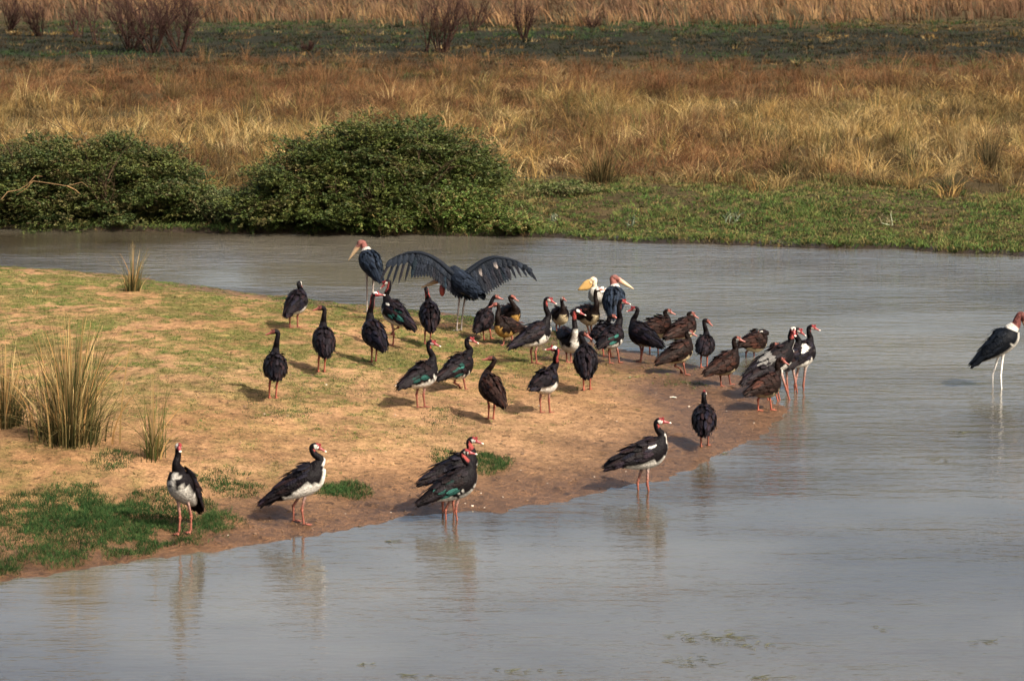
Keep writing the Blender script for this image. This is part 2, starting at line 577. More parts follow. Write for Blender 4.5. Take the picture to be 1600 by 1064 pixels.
parts = [clump_field(14000, 19, s_dry, lambda a, b: .34 + .5 * fbm(a * .3, b * .2, 71), .20, (.5, 2.4), .0125, c_dry),
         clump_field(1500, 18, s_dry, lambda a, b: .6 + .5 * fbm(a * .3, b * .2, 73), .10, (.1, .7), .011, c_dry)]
V, F, C = merge(parts)
tag(mesh_obj('dry_grass', V, F, C, M_GRASS), 'golden dry lodged grass covering the field beyond the river', 'dry grass', kind='stuff')


# marshy dark green strip further off
def s_marsh(n):
    xx, yy = wedge(100, 150)(n)
    ok = (fbm(xx * .2, yy * .1, 75) + sstep(104, 118, yy) * .6 > .72) & (yy < 146 + (fbm(xx * .1, yy * .1, 76) - .5) * 10)
    return xx[ok], yy[ok]


def c_marsh(cx, cy, ci):
    nc = len(cx)
    t = fbm(cx * .12, cy * .16, 77) + rng.uniform(-.1, .1, nc)
    base = np.where((t > .56)[:, None], pal([(.055, .095, .035), (.08, .12, .035), (.045, .08, .04)], nc), pal(DULL, nc))
    st = rng.uniform(0, 1, nc) < .04 + .45 * sstep(.58, .7, fbm(cx * .18, cy * .35, 78))
    base = np.where(st[:, None], pal(STRAW, nc) * .6, base)
    return base[ci] * rng.uniform(.6, 1.3, (len(ci), 1))


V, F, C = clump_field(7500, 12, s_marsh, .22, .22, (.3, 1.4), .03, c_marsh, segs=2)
tag(mesh_obj('marsh_grass', V, F, C, M_GRASS), 'low dark green marsh grass in a band behind the dry field', 'marsh grass', kind='stuff')


# tall rusty grass at the back
def s_back(n):
    xx, yy = wedge(140, 330, 1.25)(n)
    ok = yy > 144 + (fbm(xx * .08, yy * .05, 79) - .5) * 16
    return xx[ok], yy[ok]


def c_back(cx, cy, ci):
    nc = len(cx)
    t = fbm(cx * .07, cy * .05, 81) + rng.uniform(-.15, .15, nc)
    base = np.where((t > .52)[:, None], pal([(.34, .19, .09), (.42, .26, .12), (.30, .16, .08)], nc),
                    pal([(.22, .12, .07), (.17, .10, .06), (.26, .15, .085)], nc))
    return base[ci] * rng.uniform(.65, 1.3, (len(ci), 1))


V, F, C = clump_field(9000, 11, s_back, lambda a, b: .7 + .7 * fbm(a * .1, b * .08, 83), .35, (.2, .9), .045, c_back, segs=2, dirbias=(-.5, 0))
tag(mesh_obj('tall_grass', V, F, C, M_GRASS), 'tall rusty brown grass filling the back of the plain', 'tall grass', kind='stuff')


# green herbage on the far bank
def s_herb(n):
    xx, yy = wedge(56.5, 78)(n)
    fs = far_sd(xx, yy) + (fbm(xx * 1.1, yy * 0.3, 21) - .5) * 0.7
    lim = np.interp(xx, [-14, -9, -1.5, 1, 4, 12], [3.5, 4.2, 5.5, 8.5, 10.5, 9.5])
    pn = fbm(xx * .9, yy * .5, 85)
    ok = (fs > .02 + .12 * rng.uniform(0, 1, n)) & (fs < lim + (pn - .5) * 4) & ((pn + rng.uniform(-.15, .15, n) > .31) | (fs < 1.2)) & (rng.uniform(0, 1, n) < 1 - .6 * fs / (lim + .1))
    return xx[ok], yy[ok]


def c_herb(cx, cy, ci):
    nc = len(cx)
    t = fbm(cx * .7, cy * .35, 87)
    base = pal(GREENS, nc)
    dry = rng.uniform(0, 1, nc) < .12 + .4 * sstep(.55, .75, t) + .35 * sstep(4.5, 9, far_sd(cx, cy))
    base = np.where(dry[:, None], pal([(.28, .21, .08), (.22, .14, .06), (.30, .25, .10)], nc), base)
    return base[ci] * rng.uniform(.6, 1.3, (len(ci), 1))


V, F, C = clump_field(90000, 8, s_herb, lambda a, b: .05 + .13 * fbm(a * .8, b * .5, 89), .06, (.3, 1.6), .021, c_herb, segs=2)
tag(mesh_obj('bank_herbage', V, F, C, M_GRASS), 'low bright green herbage on the far river bank', 'herbage', kind='stuff')


# short turf on the spit
def s_spit(n):
    xx = rng.uniform(-9.5, 4.5, n); yy = rng.uniform(34, 60, n)
    ps = pen_sd(xx, yy)
    gg = greenness(xx, yy)
    pn = fbm(xx * 5.5, yy * 4.2, 43) * .65 + fbm(xx * .8, yy * .5, 44) * .35
    ok = (ps > .1) & (gg * np.clip(.05 + 5 * (pn - .40), 0, 1.3) > rng.uniform(.03, .95, n))
    return xx[ok], yy[ok]


def c_spit(cx, cy, ci):
    nc = len(cx)
    t = fbm(cx * .9, cy * .6, 93) + rng.uniform(-.2, .2, nc)
    base = np.where((t > .5)[:, None], pal([(.15, .23, .055), (.11, .17, .04), (.22, .27, .065)], nc),
                    pal([(.24, .21, .07), (.30, .25, .10), (.17, .16, .05)], nc))
    return base[ci] * rng.uniform(.75, 1.25, (len(ci), 1))


sp_parts = [clump_field(170000, 6, s_spit, .04, .035, (.5, 1.8), .010, c_spit, segs=2)]
V, F, C = merge(sp_parts)
tag(mesh_obj('short_grass', V, F, C, M_GRASS), 'thin short grass scattered over the sandy spit', 'short grass', kind='stuff')

# lush patches
patches = [(60, 835, 1.05, 1.0, 3000), (165, 818, .95, .75, 2600), (255, 805, .65, .6, 1500), (330, 812, .30, .25, 330), (60, 800, .6, .5, 700), (120, 778, .28, .4, 330), (150, 800, .4, .4, 500),
           (10, 890, .18, .3, 220), (540, 767, .24, .22, 480), (505, 767, .12, .2, 120), (762, 724, .32, .35, 560), (700, 716, .22, .3, 160),
           (372, 758, .3, .3, 260), (345, 752, .3, .3, 140), (180, 722, .3, .35, 200), (560, 476, .9, .5, 800), (470, 470, .8, .35, 500), (645, 487, .45, .55, 620), (740, 500, .55, .6, 700), (872, 523, .22, .5, 350),
           (690, 655, .25, .5, 150), (1065, 600, .35, .3, 110), (800, 600, .4, .5, 130), (640, 560, .5, .6, 140), (520, 605, .5, .5, 160), (440, 640, .5, .6, 160), (900, 800, .03, .03, 3)]
pp = []
for X, Y, rx, ry, n in patches:
    c = ground(X, Y)
    a = rng.uniform(0, 2 * np.pi, n); q = np.sqrt(rng.uniform(0, 1, n)) * (.75 + .5 * vnoise(np.cos(a) * 2 + X, np.sin(a) * 2 + Y, 5))
    bx, by = c[0] + np.cos(a) * q * rx, c[1] + np.sin(a) * q * ry * 1.6
    keep = (pen_sd(bx, by) > .12) & ((fbm(bx * 3.5, by * 2.2, 19, 2) > .31) | (q < .5))
    bx, by = bx[keep], by[keep]; n = len(bx)
    if n == 0: continue
    m_ = 4
    bx = np.repeat(bx, m_) + rng.normal(0, .03, n * m_); by = np.repeat(by, m_) + rng.normal(0, .03, n * m_)
    n *= m_
    c1 = pal([(.035, .09, .025), (.022, .06, .018), (.05, .11, .03), (.09, .13, .04)], n, jit=.4) * (.6 + .8 * fbm(bx * 4, by * 3, 6, 2))[:, None]
    base = np.stack([bx, by, height(bx, by) - .005], 1)
    hh = rng.uniform(.025, .08, n) * (1 if rx > .2 else .8) * (.55 if Y < 700 else 1)
    pp.append(blades(base, hh, rng.uniform(0, 6.28, n), rng.uniform(.2, 1.2, n), rng.uniform(.005, .009, n), c1 * .6, c1, 2))
V, F, C = merge(pp)
tag(mesh_obj('lush_grass', V, F, C, M_GRASS), 'lush dark green turf patches along the edges of the spit', 'green turf', kind='stuff')


# ------------------------------------------------------------------ tussocks (things)
def tussock(name, X, Y, Hpx, Wpx, n, cols, label, cat='grass tussock', group=None, lean=(.05, .6), bias=0.0, width=.012, tall=0.12, low=(.06, .06, .02)):
    c = ground(X, Y)
    s = FPX / c[1]
    Hm, Wm = Hpx / s, Wpx / s
    r = np.random.default_rng(int(X * 7 + Y))
    root = empty(name, tuple(c))
    tag(root, label, cat, group)
    a = r.uniform(0, 2 * np.pi, n); q = np.abs(r.normal(0, .5, n)) * Wm * .26
    bx, by = c[0] + np.cos(a) * q, c[1] + np.sin(a) * q * 1.2
    base = np.stack([bx, by, height(bx, by) - .02], 1)
    sx = np.cos(a) + bias; sy = np.sin(a)
    hh = Hm * np.where(r.uniform(0, 1, n) < tall * .6, r.uniform(.7, 1.0, n), r.uniform(.15, .62, n))
    c1 = pal(cols, n, r, .3)
    c1 = c1 * r.uniform(.35, 1.25, (n, 1))
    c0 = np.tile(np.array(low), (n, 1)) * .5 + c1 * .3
    ln = (r.uniform(lean[0], lean[1], n) + (r.uniform(0, 1, n) < .3) * r.uniform(.3, 1.6, n)) * np.minimum(1.0, Wm / Hm * 1.2 + .3)
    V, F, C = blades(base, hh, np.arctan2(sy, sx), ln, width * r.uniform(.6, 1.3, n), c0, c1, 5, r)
    mesh_obj('grass_blades', V, F, C, M_GRASS, root)
    # pale dry stalks, some bent over
    k = max(6, n // 11)
    a = r.uniform(0, 2 * np.pi, k); q = np.abs(r.normal(0, .5, k)) * Wm * .3
    base = np.stack([c[0] + np.cos(a) * q, c[1] + np.sin(a) * q, np.full(k, c[2] - .01)], 1)
    if group != 'tussocks on the spit': return root
    c1 = pal([(.70, .50, .22), (.60, .38, .15), (.48, .27, .10)], k, r)
    V, F, C = blades(base, Hm * r.uniform(.35, 1.0, k), a + bias, np.abs(r.normal(0, .3, k)), width * 2.1, c1 * .8, c1, 6, r)
    mesh_obj('dry_stalks', V, F, C, M_GRASS, root)
    return root


OLV = [(.12, .12, .04), (.17, .15, .05), (.08, .10, .03), (.24, .18, .07), (.34, .23, .09), (.06, .08, .025)]
tussock('grass_tussock', 112, 690, 225, 170, 1300, OLV + [(.62, .45, .18), (.5, .34, .13)], 'tallest dark olive grass tussock with upright straw stalks on the left of the spit', bias=.1, group='tussocks on the spit', lean=(.03, .4), tall=.26)
tussock('grass_tussock', 8, 665, 150, 120, 620, OLV + [(.4, .25, .1)], 'olive and straw grass tussock at the left edge of the photo beside the tallest tussock', group='tussocks on the spit')
tussock('grass_tussock', 240, 715, 155, 70, 110, [(.12, .17, .04), (.16, .18, .05), (.3, .22, .08)], 'small green tussock with a few tall brown stems right of the tallest tussock', group='tussocks on the spit', bias=.4, tall=.22, lean=(.03, .35))
tussock('grass_tussock', 208, 456, 84, 50, 260, [(.22, .20, .07), (.30, .25, .09), (.18, .17, .06)], 'yellow green tussock at the rear water edge of the spit', group='tussocks on the spit', bias=.45, tall=.3, width=.009)
tussock('grass_tussock', 498, 468, 34, 34, 60, [(.42, .45, .28), (.34, .38, .22)], 'pale feathery grass sprig at the rear water edge beside a goose', group='tussocks on the spit', lean=(.2, 1.1), width=.008, low=(.2, .22, .12))
tussock('grass_tussock', 54, 459, 12, 18, 60, [(.06, .10, .03), (.09, .13, .04)], 'tiny dark green tuft near the rear edge of the spit', group='tussocks on the spit', width=.008)
DK = [(.12, .12, .045), (.16, .13, .05), (.22, .15, .06), (.28, .18, .07)]
field = [
    (940, 288, 105, 100, 380, DK, 'dark olive tussock rising out of golden grass above the goose group'),
    (1388, 235, 70, 60, 200, [(.2, .11, .05), (.14, .1, .04)], 'brown tussock standing in golden grass towards the right'),
    (1545, 265, 105, 80, 200, [(.1, .09, .04), (.14, .11, .05), (.2, .13, .06)], 'dark tussock near the right edge of the field'),
    (1490, 300, 40, 120, 160, [(.05, .06, .03), (.09, .08, .04)], 'low blackish tussock on the bank at far right'),
    (1030, 143, 42, 90, 320, [(.20, .08, .04), (.26, .11, .05), (.16, .06, .03)], 'dense rust red tussock at the top of the golden field'),
    (1390, 140, 60, 150, 380, RUST, 'broad rust brown tussock at upper right of the golden field'),
    (1540, 140, 55, 110, 260, RUST, 'rust brown tussock by the upper right edge of the field'),
    (270, 160, 60, 110, 240, [(.18, .12, .05), (.24, .15, .06)], 'brown tussock behind the left green shrub'),
    (475, 165, 50, 50, 140, [(.14, .12, .045), (.2, .15, .06)], 'olive brown tussock between the two green shrubs in the dry field'),
    (330, 205, 45, 60, 120, [(.2, .12, .06), (.14, .09, .04)], 'small brown tussock just above the gap between the green shrubs'),
    (1230, 275, 55, 60, 150, OLV, 'olive straw tussock at the lower edge of the golden field'),
    (1130, 130, 48, 70, 160, RUST, 'rusty tussock at the top middle right of the golden field'),
    (700, 130, 30, 60, 120, RUST, 'small rusty tussock behind the large green shrub'),
]
for X, Y, h_, w_, n_, cl_, lb in field:
    tussock('grass_tussock', X, Y, h_, w_, n_, cl_, lb, group='tussocks in the dry field', width=.018, tall=.25, low=(.04, .03, .015))


# ------------------------------------------------------------------ leafy shrubs
def leafy(root, name, lobes, n_spray, leaves, ls, cols, seed, shell=.35, hang=.15, m=M_LEAF, clus=False):
    """lobes: list of (cx,cy,cz,rx,ry,rz) world; sprays of leaflets spread through the crown"""
    r = np.random.default_rng(seed)
    lo = np.array(lobes)
    vol = lo[:, 3] * lo[:, 5]
    li = r.choice(len(lo), n_spray, p=vol / vol.sum())
    d = r.normal(0, 1, (n_spray, 3)); d /= np.linalg.norm(d, axis=1)[:, None]
    d[:, 2] = np.abs(d[:, 2]) * np.where(r.uniform(0, 1, n_spray) < .8, 1, -.6)
    q = 1 - np.abs(r.normal(0, shell, n_spray)).clip(0, .95)
    bump = .62 + .72 * fbm(d[:, 0] * 3.6 + li * 3.1, d[:, 2] * 4.5 + d[:, 1] * 3, seed, 3)
    q = np.where(r.uniform(0, 1, n_spray) < .10, q * r.uniform(1.0, 1.25, n_spray), q)
    c = lo[li, :3] + d * lo[li, 3:] * (q * bump)[:, None]
    if clus:
        kk = r.integers(0, max(8, n_spray // 30), n_spray)
        c = c[kk] + r.normal(0, 1, (n_spray, 3)) * np.array([.17, .17, .055])
        d = d[kk]
    gz = height(c[:, 0], c[:, 1])
    c[:, 2] = np.maximum(c[:, 2], gz + r.uniform(.02, .12, n_spray))
    # frond axis: outward, mostly level
    ax = d * np.array([1, 1, .45]) + r.normal(0, .35, (n_spray, 3)); ax /= np.linalg.norm(ax, axis=1)[:, None]
    sd = np.cross(ax, [0, 0, 1.0]); sd /= np.linalg.norm(sd, axis=1)[:, None] + 1e-6
    L_ = ls * r.uniform(2.2, 4.2, n_spray)
    tip = r.uniform(0, 1, (n_spray, 1))
    cb = pal(cols, n_spray, r, .25)
    if clus: cb = cb * .5 + pal(cols, n_spray, r, .3)[kk] * .55
    Vs, Cs = [], []
    for j in range(leaves):
        t = (j // 2 + .5) / (leaves / 2); sgn = 1 if j % 2 else -1
        p = c + ax * (L_ * (t - .4))[:, None] - np.array([0, 0, 1.]) * (hang * L_ * t * t)[:, None]
        od = sd * sgn + ax * .6 + r.normal(0, .3, (n_spray, 3)); od /= np.linalg.norm(od, axis=1)[:, None]
        wd = np.cross(od, np.array([0, 0, 1.0]) + r.normal(0, .55, (n_spray, 3))); wd /= np.linalg.norm(wd, axis=1)[:, None]
        ln = (ls * r.uniform(.7, 1.3, n_spray))[:, None]; wl = ln * .34
        Vs.append(np.stack([p, p + od * ln * .5 + wd * wl, p + od * ln, p + od * ln * .5 - wd * wl], 1))
        cc = cb * r.uniform(.75, 1.3, (n_spray, 1))
        Cs.append(np.repeat(cc[:, None], 4, 1))
    V = np.concatenate(Vs).reshape(-1, 3); C = np.concatenate(Cs).reshape(-1, 3)
    F = np.arange(len(V)).reshape(-1, 4)
    return mesh_obj(name, V, F, C, m, root)


def branches(root, name, c, n, length, rad, col, seed, up=(.3, 1.2), spread=1.0, kids=3, wig=.12):
    r = np.random.default_rng(seed)
    P = []

    def grow(p, d, L_, rd, lev):
        k = 6
        pts = [p]; dd = d.copy()
        for i in range(k):
            dd = dd + r.normal(0, wig, 3); dd[2] += .03; dd /= np.linalg.norm(dd)
            pts.append(pts[-1] + dd * L_ / k)
        P.append(tube(pts, np.linspace(rd, rd * .35, k + 1), col, 5 if lev == 0 else 4))
        if lev < 2:
            for _ in range(kids if lev == 0 else max(2, kids)):
                t = r.integers(2, k + 1)
                nd = dd + r.normal(0, .5, 3); nd[2] = abs(nd[2]) + .3; nd /= np.linalg.norm(nd)
                grow(pts[t], nd, L_ * r.uniform(.35, .6), rd * .55, lev + 1)
    for i in range(n):
        a = r.uniform(0, 2 * np.pi)
        d = np.array([math.cos(a) * spread, math.sin(a) * spread, r.uniform(*up)]); d /= np.linalg.norm(d)
        q = r.uniform(0, 1) * length * .12
        grow(c + np.array([math.cos(a) * q, math.sin(a) * q, -.03]), d, length * r.uniform(.6, 1), rad * r.uniform(.6, 1.1), 0)
    V, F, C = merge(P)
    return mesh_obj(name, V, F, C, M_WOOD, root)


def lobe_px(X, Y, rxpx, rypx, depth, yshift=0.0, base=None):
    """lobe centred at a pixel at world distance y=base; radii in px -> metres"""
    s = FPX / base
    c = at_y(X, Y, base + yshift)
    return (c[0], c[1], c[2], rxpx / s, depth, rypx / s)


DG = [(.05, .075, .02), (.04, .06, .02), (.075, .105, .025), (.12, .135, .032), (.06, .09, .022), (.16, .16, .045), (.15, .11, .045)]
rootp = ground(150, 352)
sh1 = empty('green_shrub', tuple(rootp))
tag(sh1, 'wide dark green shrub spreading along the far bank at the left edge', 'shrub')
B = rootp[1] + .6
lob = [lobe_px(20, 320, 90, 75, 1.1, 0, B), lobe_px(110, 300, 95, 90, 1.3, .3, B), lobe_px(190, 290, 85, 88, 1.3, .5, B), lobe_px(250, 305, 75, 75, 1.2, .2, B),
       lobe_px(60, 270, 80, 60, 1.2, 1.0, B), lobe_px(300, 325, 45, 45, .9, 0, B), lobe_px(-60, 310, 90, 80, 1.3, .4, B), lobe_px(150, 340, 150, 35, .8, -.5, B)]
leafy(sh1, 'foliage', lob, 21000, 10, .046, DG, 5, clus=True, shell=.28)
branches(sh1, 'branches', rootp + np.array([0, .8, 0]), 16, 1.9, .03, (.045, .03, .018), 8, up=(.3, .9))

rootp = ground(560, 358)
sh2 = empty('green_shrub', tuple(rootp))
tag(sh2, 'largest domed green shrub on the far bank behind the storks', 'shrub')
B = rootp[1] + .75
lob = [lobe_px(440, 320, 72, 62, 1.1, -.3, B), lobe_px(400, 335, 45, 38, .9, -.4, B), lobe_px(500, 288, 85, 80, 1.4, .2, B), lobe_px(575, 266, 90, 82, 1.5, .5, B), lobe_px(655, 264, 90, 78, 1.5, .7, B),
       lobe_px(725, 282, 65, 58, 1.4, .7, B), lobe_px(765, 300, 38, 40, 1.2, .5, B), lobe_px(620, 315, 110, 50, 1.0, -.4, B), lobe_px(520, 335, 90, 34, .9, -.7, B)]
leafy(sh2, 'foliage', lob, 26000, 10, .046, DG + [(.09, .12, .025), (.12, .14, .03)], 6, clus=True, shell=.28)
branches(sh2, 'branches', rootp + np.array([.1, .9, 0]), 20, 2.0, .03, (.045, .03, .018), 9, up=(.3, .9))

# lighter herb bushes in front of / beside the big shrub
LG = [(.11, .17, .035), (.15, .22, .045), (.09, .14, .03), (.19, .22, .06), (.20, .15, .05)]
hb = [(690, 364, 110, 75, 2600, 'light green leafy weed patch at the foot of the largest shrub', LG),
      (795, 364, 60, 30, 900, 'yellow green weed patch right of the largest shrub', LG + [(.24, .2, .07)]),
      (600, 364, 55, 40, 800, 'green weed patch just left below the middle of the largest shrub', LG),
      (335, 350, 45, 60, 800, 'grey green weedy growth in the gap between the two shrubs', [(.14, .17, .06), (.10, .13, .04), (.2, .2, .08)]),
      (880, 306, 60, 20, 400, 'olive weed patch below the dark olive tussock in the field', [(.12, .14, .04), (.2, .17, .07), (.09, .12, .03)])]
for i, (X, Y, w_, h_, n_, lb, cl_) in enumerate(hb):
    rp = ground(X, Y)
    rt = empty('weed_patch', tuple(rp)); tag(rt, lb, 'weeds', 'weed patches on the far bank')
    B = rp[1] + .2
    lob = [lobe_px(X + dx * w_, Y - h_ * .35 - abs(dy) * 6, w_ * .5, h_ * .6, .55, dy * .5, B) for dx, dy in ((-.5, .2), (0, .5), (.5, .1), (.15, -.5))]
    leafy(rt, 'leaves', lob, int(n_ * 1.5), 7, .045, cl_, 30 + i, shell=.5)
    branches(rt, 'stems', rp, 9, h_ / (FPX / B) * .8, .008, (.16, .12, .06), 50 + i, up=(.7, 1.5), spread=.8, kids=1)

# pale silvery plants
sv = [(655, 340, 18, 'silvery leaved plant highest up in the weeds below the largest shrub'), (745, 345, 12, 'silvery leaved plant below the right flank of the largest shrub'),
      (318, 290, 24, 'pale blue green plant in the gap between the two green shrubs'), (870, 345, 12, 'silvery plant on the bank left of the middle'),
      (990, 352, 14, 'silvery plant on the open green bank near the middle'), (1140, 348, 22, 'widest silvery plant on the green bank'), (1395, 352, 20, 'straw pale plant standing on the green bank at right'),
      (820, 352, 10, 'smallest silvery sprig on the bank')]
for i, (X, Y, h_, lb) in enumerate(sv):
    rp = ground(X, Y); s = FPX / rp[1]
    r = np.random.default_rng(300 + i)
    n = 26
    Hm = max(h_ / s, .16) * 1.2
    k = np.repeat(np.arange(4), 7)[:n]
    px = rp[0] + (r.normal(0, .10, 4))[k]; py = rp[1] + (r.normal(0, .1, 4))[k]
    zz = r.uniform(0, .7, n) * Hm
    base = np.stack([px, py, height(px, py) + zz], 1)
    c1 = pal([(.15, .20, .12), (.12, .16, .09), (.19, .23, .15)] if i != 6 else [(.5, .42, .22), (.4, .35, .2)], n, r)
    V, F, C = blades(base, Hm * r.uniform(.4, .8, n), r.uniform(0, 6.28, n), r.uniform(.5, 1.5, n), .022, c1 * .8, c1, 3, r)
    rt = empty('silver_plant', tuple(rp)); tag(rt, lb, 'plant', 'pale plants on the far bank')
    mesh_obj('leaves', V, F, C, M_LEAF, rt)
    P = [tube([(rp[0] + 0, rp[1], rp[2] - .02), (px[j], py[j], base[j, 2])], .006, (.25, .27, .18), 4) for j in range(0, n, 7)]
    V, F, C = merge(P); mesh_obj('stems', V, F, C, M_WOOD, rt)

# dead branch lying across the left shrub
rt = empty('dead_branch', tuple(at_y(70, 290, 63.2)))
tag(rt, 'pale dead branch lying across the face of the left green shrub', 'branch')
yb = 62.85
P = [tube([at_y(2, 312, yb), at_y(12, 300, yb), at_y(30, 297, yb + .1), at_y(52, 283, yb), at_y(80, 287, yb), at_y(105, 291, yb), at_y(128, 285, yb + .1), at_y(137, 292, yb)],
          np.linspace(.011, .005, 8), (.13, .08, .04), 6),
     tube([at_y(45, 287, yb), at_y(55, 275, yb), at_y(66, 276, yb + .2)], [.010, .007, .004], (.12, .07, .035), 5),
     tube([at_y(52, 283, yb), at_y(40, 296, yb), at_y(25, 305, yb + .1)], [.010, .007, .004], (.18, .11, .05), 5),
     tube([at_y(105, 291, yb), at_y(118, 297, yb), at_y(126, 304, yb - .1)], [.012, .008, .004], (.18, .11, .05), 5)]
V, F, C = merge(P); mesh_obj('limb', V, F, C, M_WOOD, rt)


# ------------------------------------------------------------------ bare twiggy shrubs at the back
def bare(X, Y, hpx, n, label, seed, spread=.55, rad=.030, kids=5):
    n = int(n * 1.5)
    p = ground(X, Y); s = FPX / p[1]
    rt = empty('bare_shrub', tuple(p)); tag(rt, label, 'bare shrub', 'bare shrubs on the plain')
    branches(rt, 'twigs', p, n, hpx / s * .95, rad, (.028, .015, .012), seed, up=(.8, 1.6), spread=spread, kids=kids, wig=.10)
    P = [tube([p + [0, 0, -.05], p + [.02, 0, .12]], [.07, .05], (.03, .018, .014), 8)]
    V, F, C = merge(P); mesh_obj('stump', V, F, C, M_WOOD, rt)


bare(205, 78, 85, 13, 'left half of the big dark leafless thicket at upper left', 1, .7)
bare(240, 84, 90, 13, 'middle leafless shrub of the dark thicket at upper left', 2, .7)
bare(280, 82, 80, 12, 'right leafless shrub of the dark thicket at upper left', 3, .7)
bare(690, 82, 88, 12, 'upright leafless shrub with thin dark stems at top centre', 4, .45)
bare(665, 82, 62, 2, 'lone crooked bare stem left of the top centre shrub', 14, .2, kids=2)
bare(738, 50, 60, 6, 'smaller bare shrub behind and right of the top centre shrub', 5, .5)
bare(818, 62, 66, 6, 'sparse reddish bare shrub right of top centre', 6, .5)
bare(63, 58, 48, 8, 'low bare shrub near the top left corner', 7, .8)
bare(15, 50, 50, 9, 'bare shrub cut by the left edge near the top', 17, .8)
bare(150, 70, 62, 3, 'thin bare sapling left of the dark thicket', 8, .35)
bare(122, 60, 50, 5, 'small bare bush left of the thin sapling', 18, .6)
bare(925, 46, 22, 6, 'tiny dark bush at the edge of the rusty grass', 9, .9)
bare(480, 82, 18, 9, 'tiny bare bush in the dark marsh band', 10, .9)


# ------------------------------------------------------------------ birds
def unit(v):
    v = np.asarray(v, float)
    return v / (np.linalg.norm(v) + 1e-9)


def solve(px, C, L, sign):
    """point on the pixel ray whose distance from C is L (or the nearest), on the given depth side"""
    best, bd = None, 1e9
    for dy in np.linspace(0, L * 1.05, 80):
        p = at_y(px[0], px[1], C[1] + sign * dy)
        e = abs(np.linalg.norm(p - C) - L) + .02 * dy
        if e < bd: bd, best = e, p
        if sign == 0: break
    return best


def crom(P, per=4):
    P = np.asarray(P, float)
    Q = np.vstack([2 * P[0] - P[1], P, 2 * P[-1] - P[-2]])
    out = []
    for i in range(1, len(Q) - 2):
        for k in range(per):
            t = k / per
            a, b, c, d = Q[i - 1], Q[i], Q[i + 1], Q[i + 2]
            out.append(.5 * ((2 * b) + (-a + c) * t + (2 * a - 5 * b + 4 * c - d) * t * t + (-a + 3 * b - 3 * c + d) * t ** 3))
    out.append(P[-1])
    return np.array(out)


BLK = np.array([.0034, .0026, .0031]); BRN = np.array([.0062, .0034, .0027]); WHT = np.array([.34, .32, .285]); BUF = np.array([.26, .21, .13])
OCH = np.array([.27, .155, .045]); RED = np.array([.115, .017, .018]); PNK = np.array([.22, .075, .058]); LEG = np.array([.15, .052, .036])
SLT = np.array([.0062, .0083, .0125])

GOOSE = dict(LCT=.54, body=[(-.36, .0, .02, .018), (-.27, -.005, .07, .065), (-.13, -.012, .120, .125), (0, -.018, .143, .157), (.09, -.010, .138, .150), (.16, .02, .103, .115)],
             nb=(.20, .078, .070), neck=(.044, .034, .029), head=(.034, .040), hl=.042, bill=.135, bw=.019, bh=.024, hip=.050, leg=.015, tib=.046, hock=.16, toe=.085, wing=1.0)
STORK = dict(LCT=.60, body=[(-.36, 0, .03, .025), (-.26, 0, .085, .07), (-.12, 0, .14, .13), (.02, 0, .165, .165), (.14, 0, .155, .16), (.22, .03, .115, .13)],
             nb=(.27, .09, .085), neck=(.062, .05, .042), head=(.046, .052), hl=.06, bill=.34, bw=.030, bh=.040, hip=.06, leg=.014, tib=.045, hock=.32, toe=.12, wing=1.12)
PELI = dict(LCT=.42, body=[(-.34, 0, .03, .025), (-.25, 0, .09, .06), (-.12, 0, .16, .11), (.0, 0, .18, .14), (.12, 0, .16, .13), (.18, .03, .11, .10)],
            nb=(.22, .08, .075), neck=(.05, .042, .04), head=(.045, .05), hl=.05, bill=.33, bw=.035, bh=.055, hip=.05, leg=.012, tib=.03, hock=.1, toe=.08, wing=.95)


def loft(P, W, H, side0, n=18):
    m = len(P)
    T = np.gradient(P, axis=0); T /= np.linalg.norm(T, axis=1)[:, None]
    s = np.array(side0, float)
    ang = np.linspace(0, 2 * np.pi, n, endpoint=False)   # 0 = dorsal
    V = np.zeros((m, n, 3)); S = np.zeros((m, 3)); U = np.zeros((m, 3))
    for i in range(m):
        s = s - T[i] * (s @ T[i]); s = unit(s)
        u = np.cross(s, T[i])
        S[i], U[i] = s, u
        V[i] = P[i] + np.cos(ang)[:, None] * u * H[i] + np.sin(ang)[:, None] * s * W[i]
    idx = np.arange(m * n).reshape(m, n)
    F = np.stack([idx[:-1], np.roll(idx[:-1], -1, 1), np.roll(idx[1:], -1, 1), idx[1:]], -1).reshape(-1, 4)
    V2 = np.vstack([V.reshape(-1, 3), P[0], P[-1]])
    caps = [[m * n, (j + 1) % n, j, j] for j in range(n)] + [[m * n + 1, (m - 1) * n + j, (m - 1) * n + (j + 1) % n, (m - 1) * n + (j + 1) % n] for j in range(n)]
    return V2, F, caps, ang, T, S, U


def feather(p, d, nrm, L, w, col, tipcol=None, lift=.012, curl=0.0):
    d = unit(d); s = unit(np.cross(nrm, d))
    k = [(0, .45), (.35, 1), (.75, .9), (1, .18)]
    V = []; C = []
    for t, ww in k:
        c = p + d * L * t + nrm * (lift * (t ** .7)) - nrm * curl * L * t * t
        V += [c - s * w * ww * .5, c + nrm * w * .10, c + s * w * ww * .5]
        cc = col if tipcol is None or t < .7 else tipcol
        C += [cc * .8, cc * 1.25, cc]
    F = []
    for i in range(3):
        a = i * 3
        F += [[a, a + 1, a + 4, a + 3], [a + 1, a + 2, a + 5, a + 4]]
    return np.array(V), np.array(F), np.array(C)


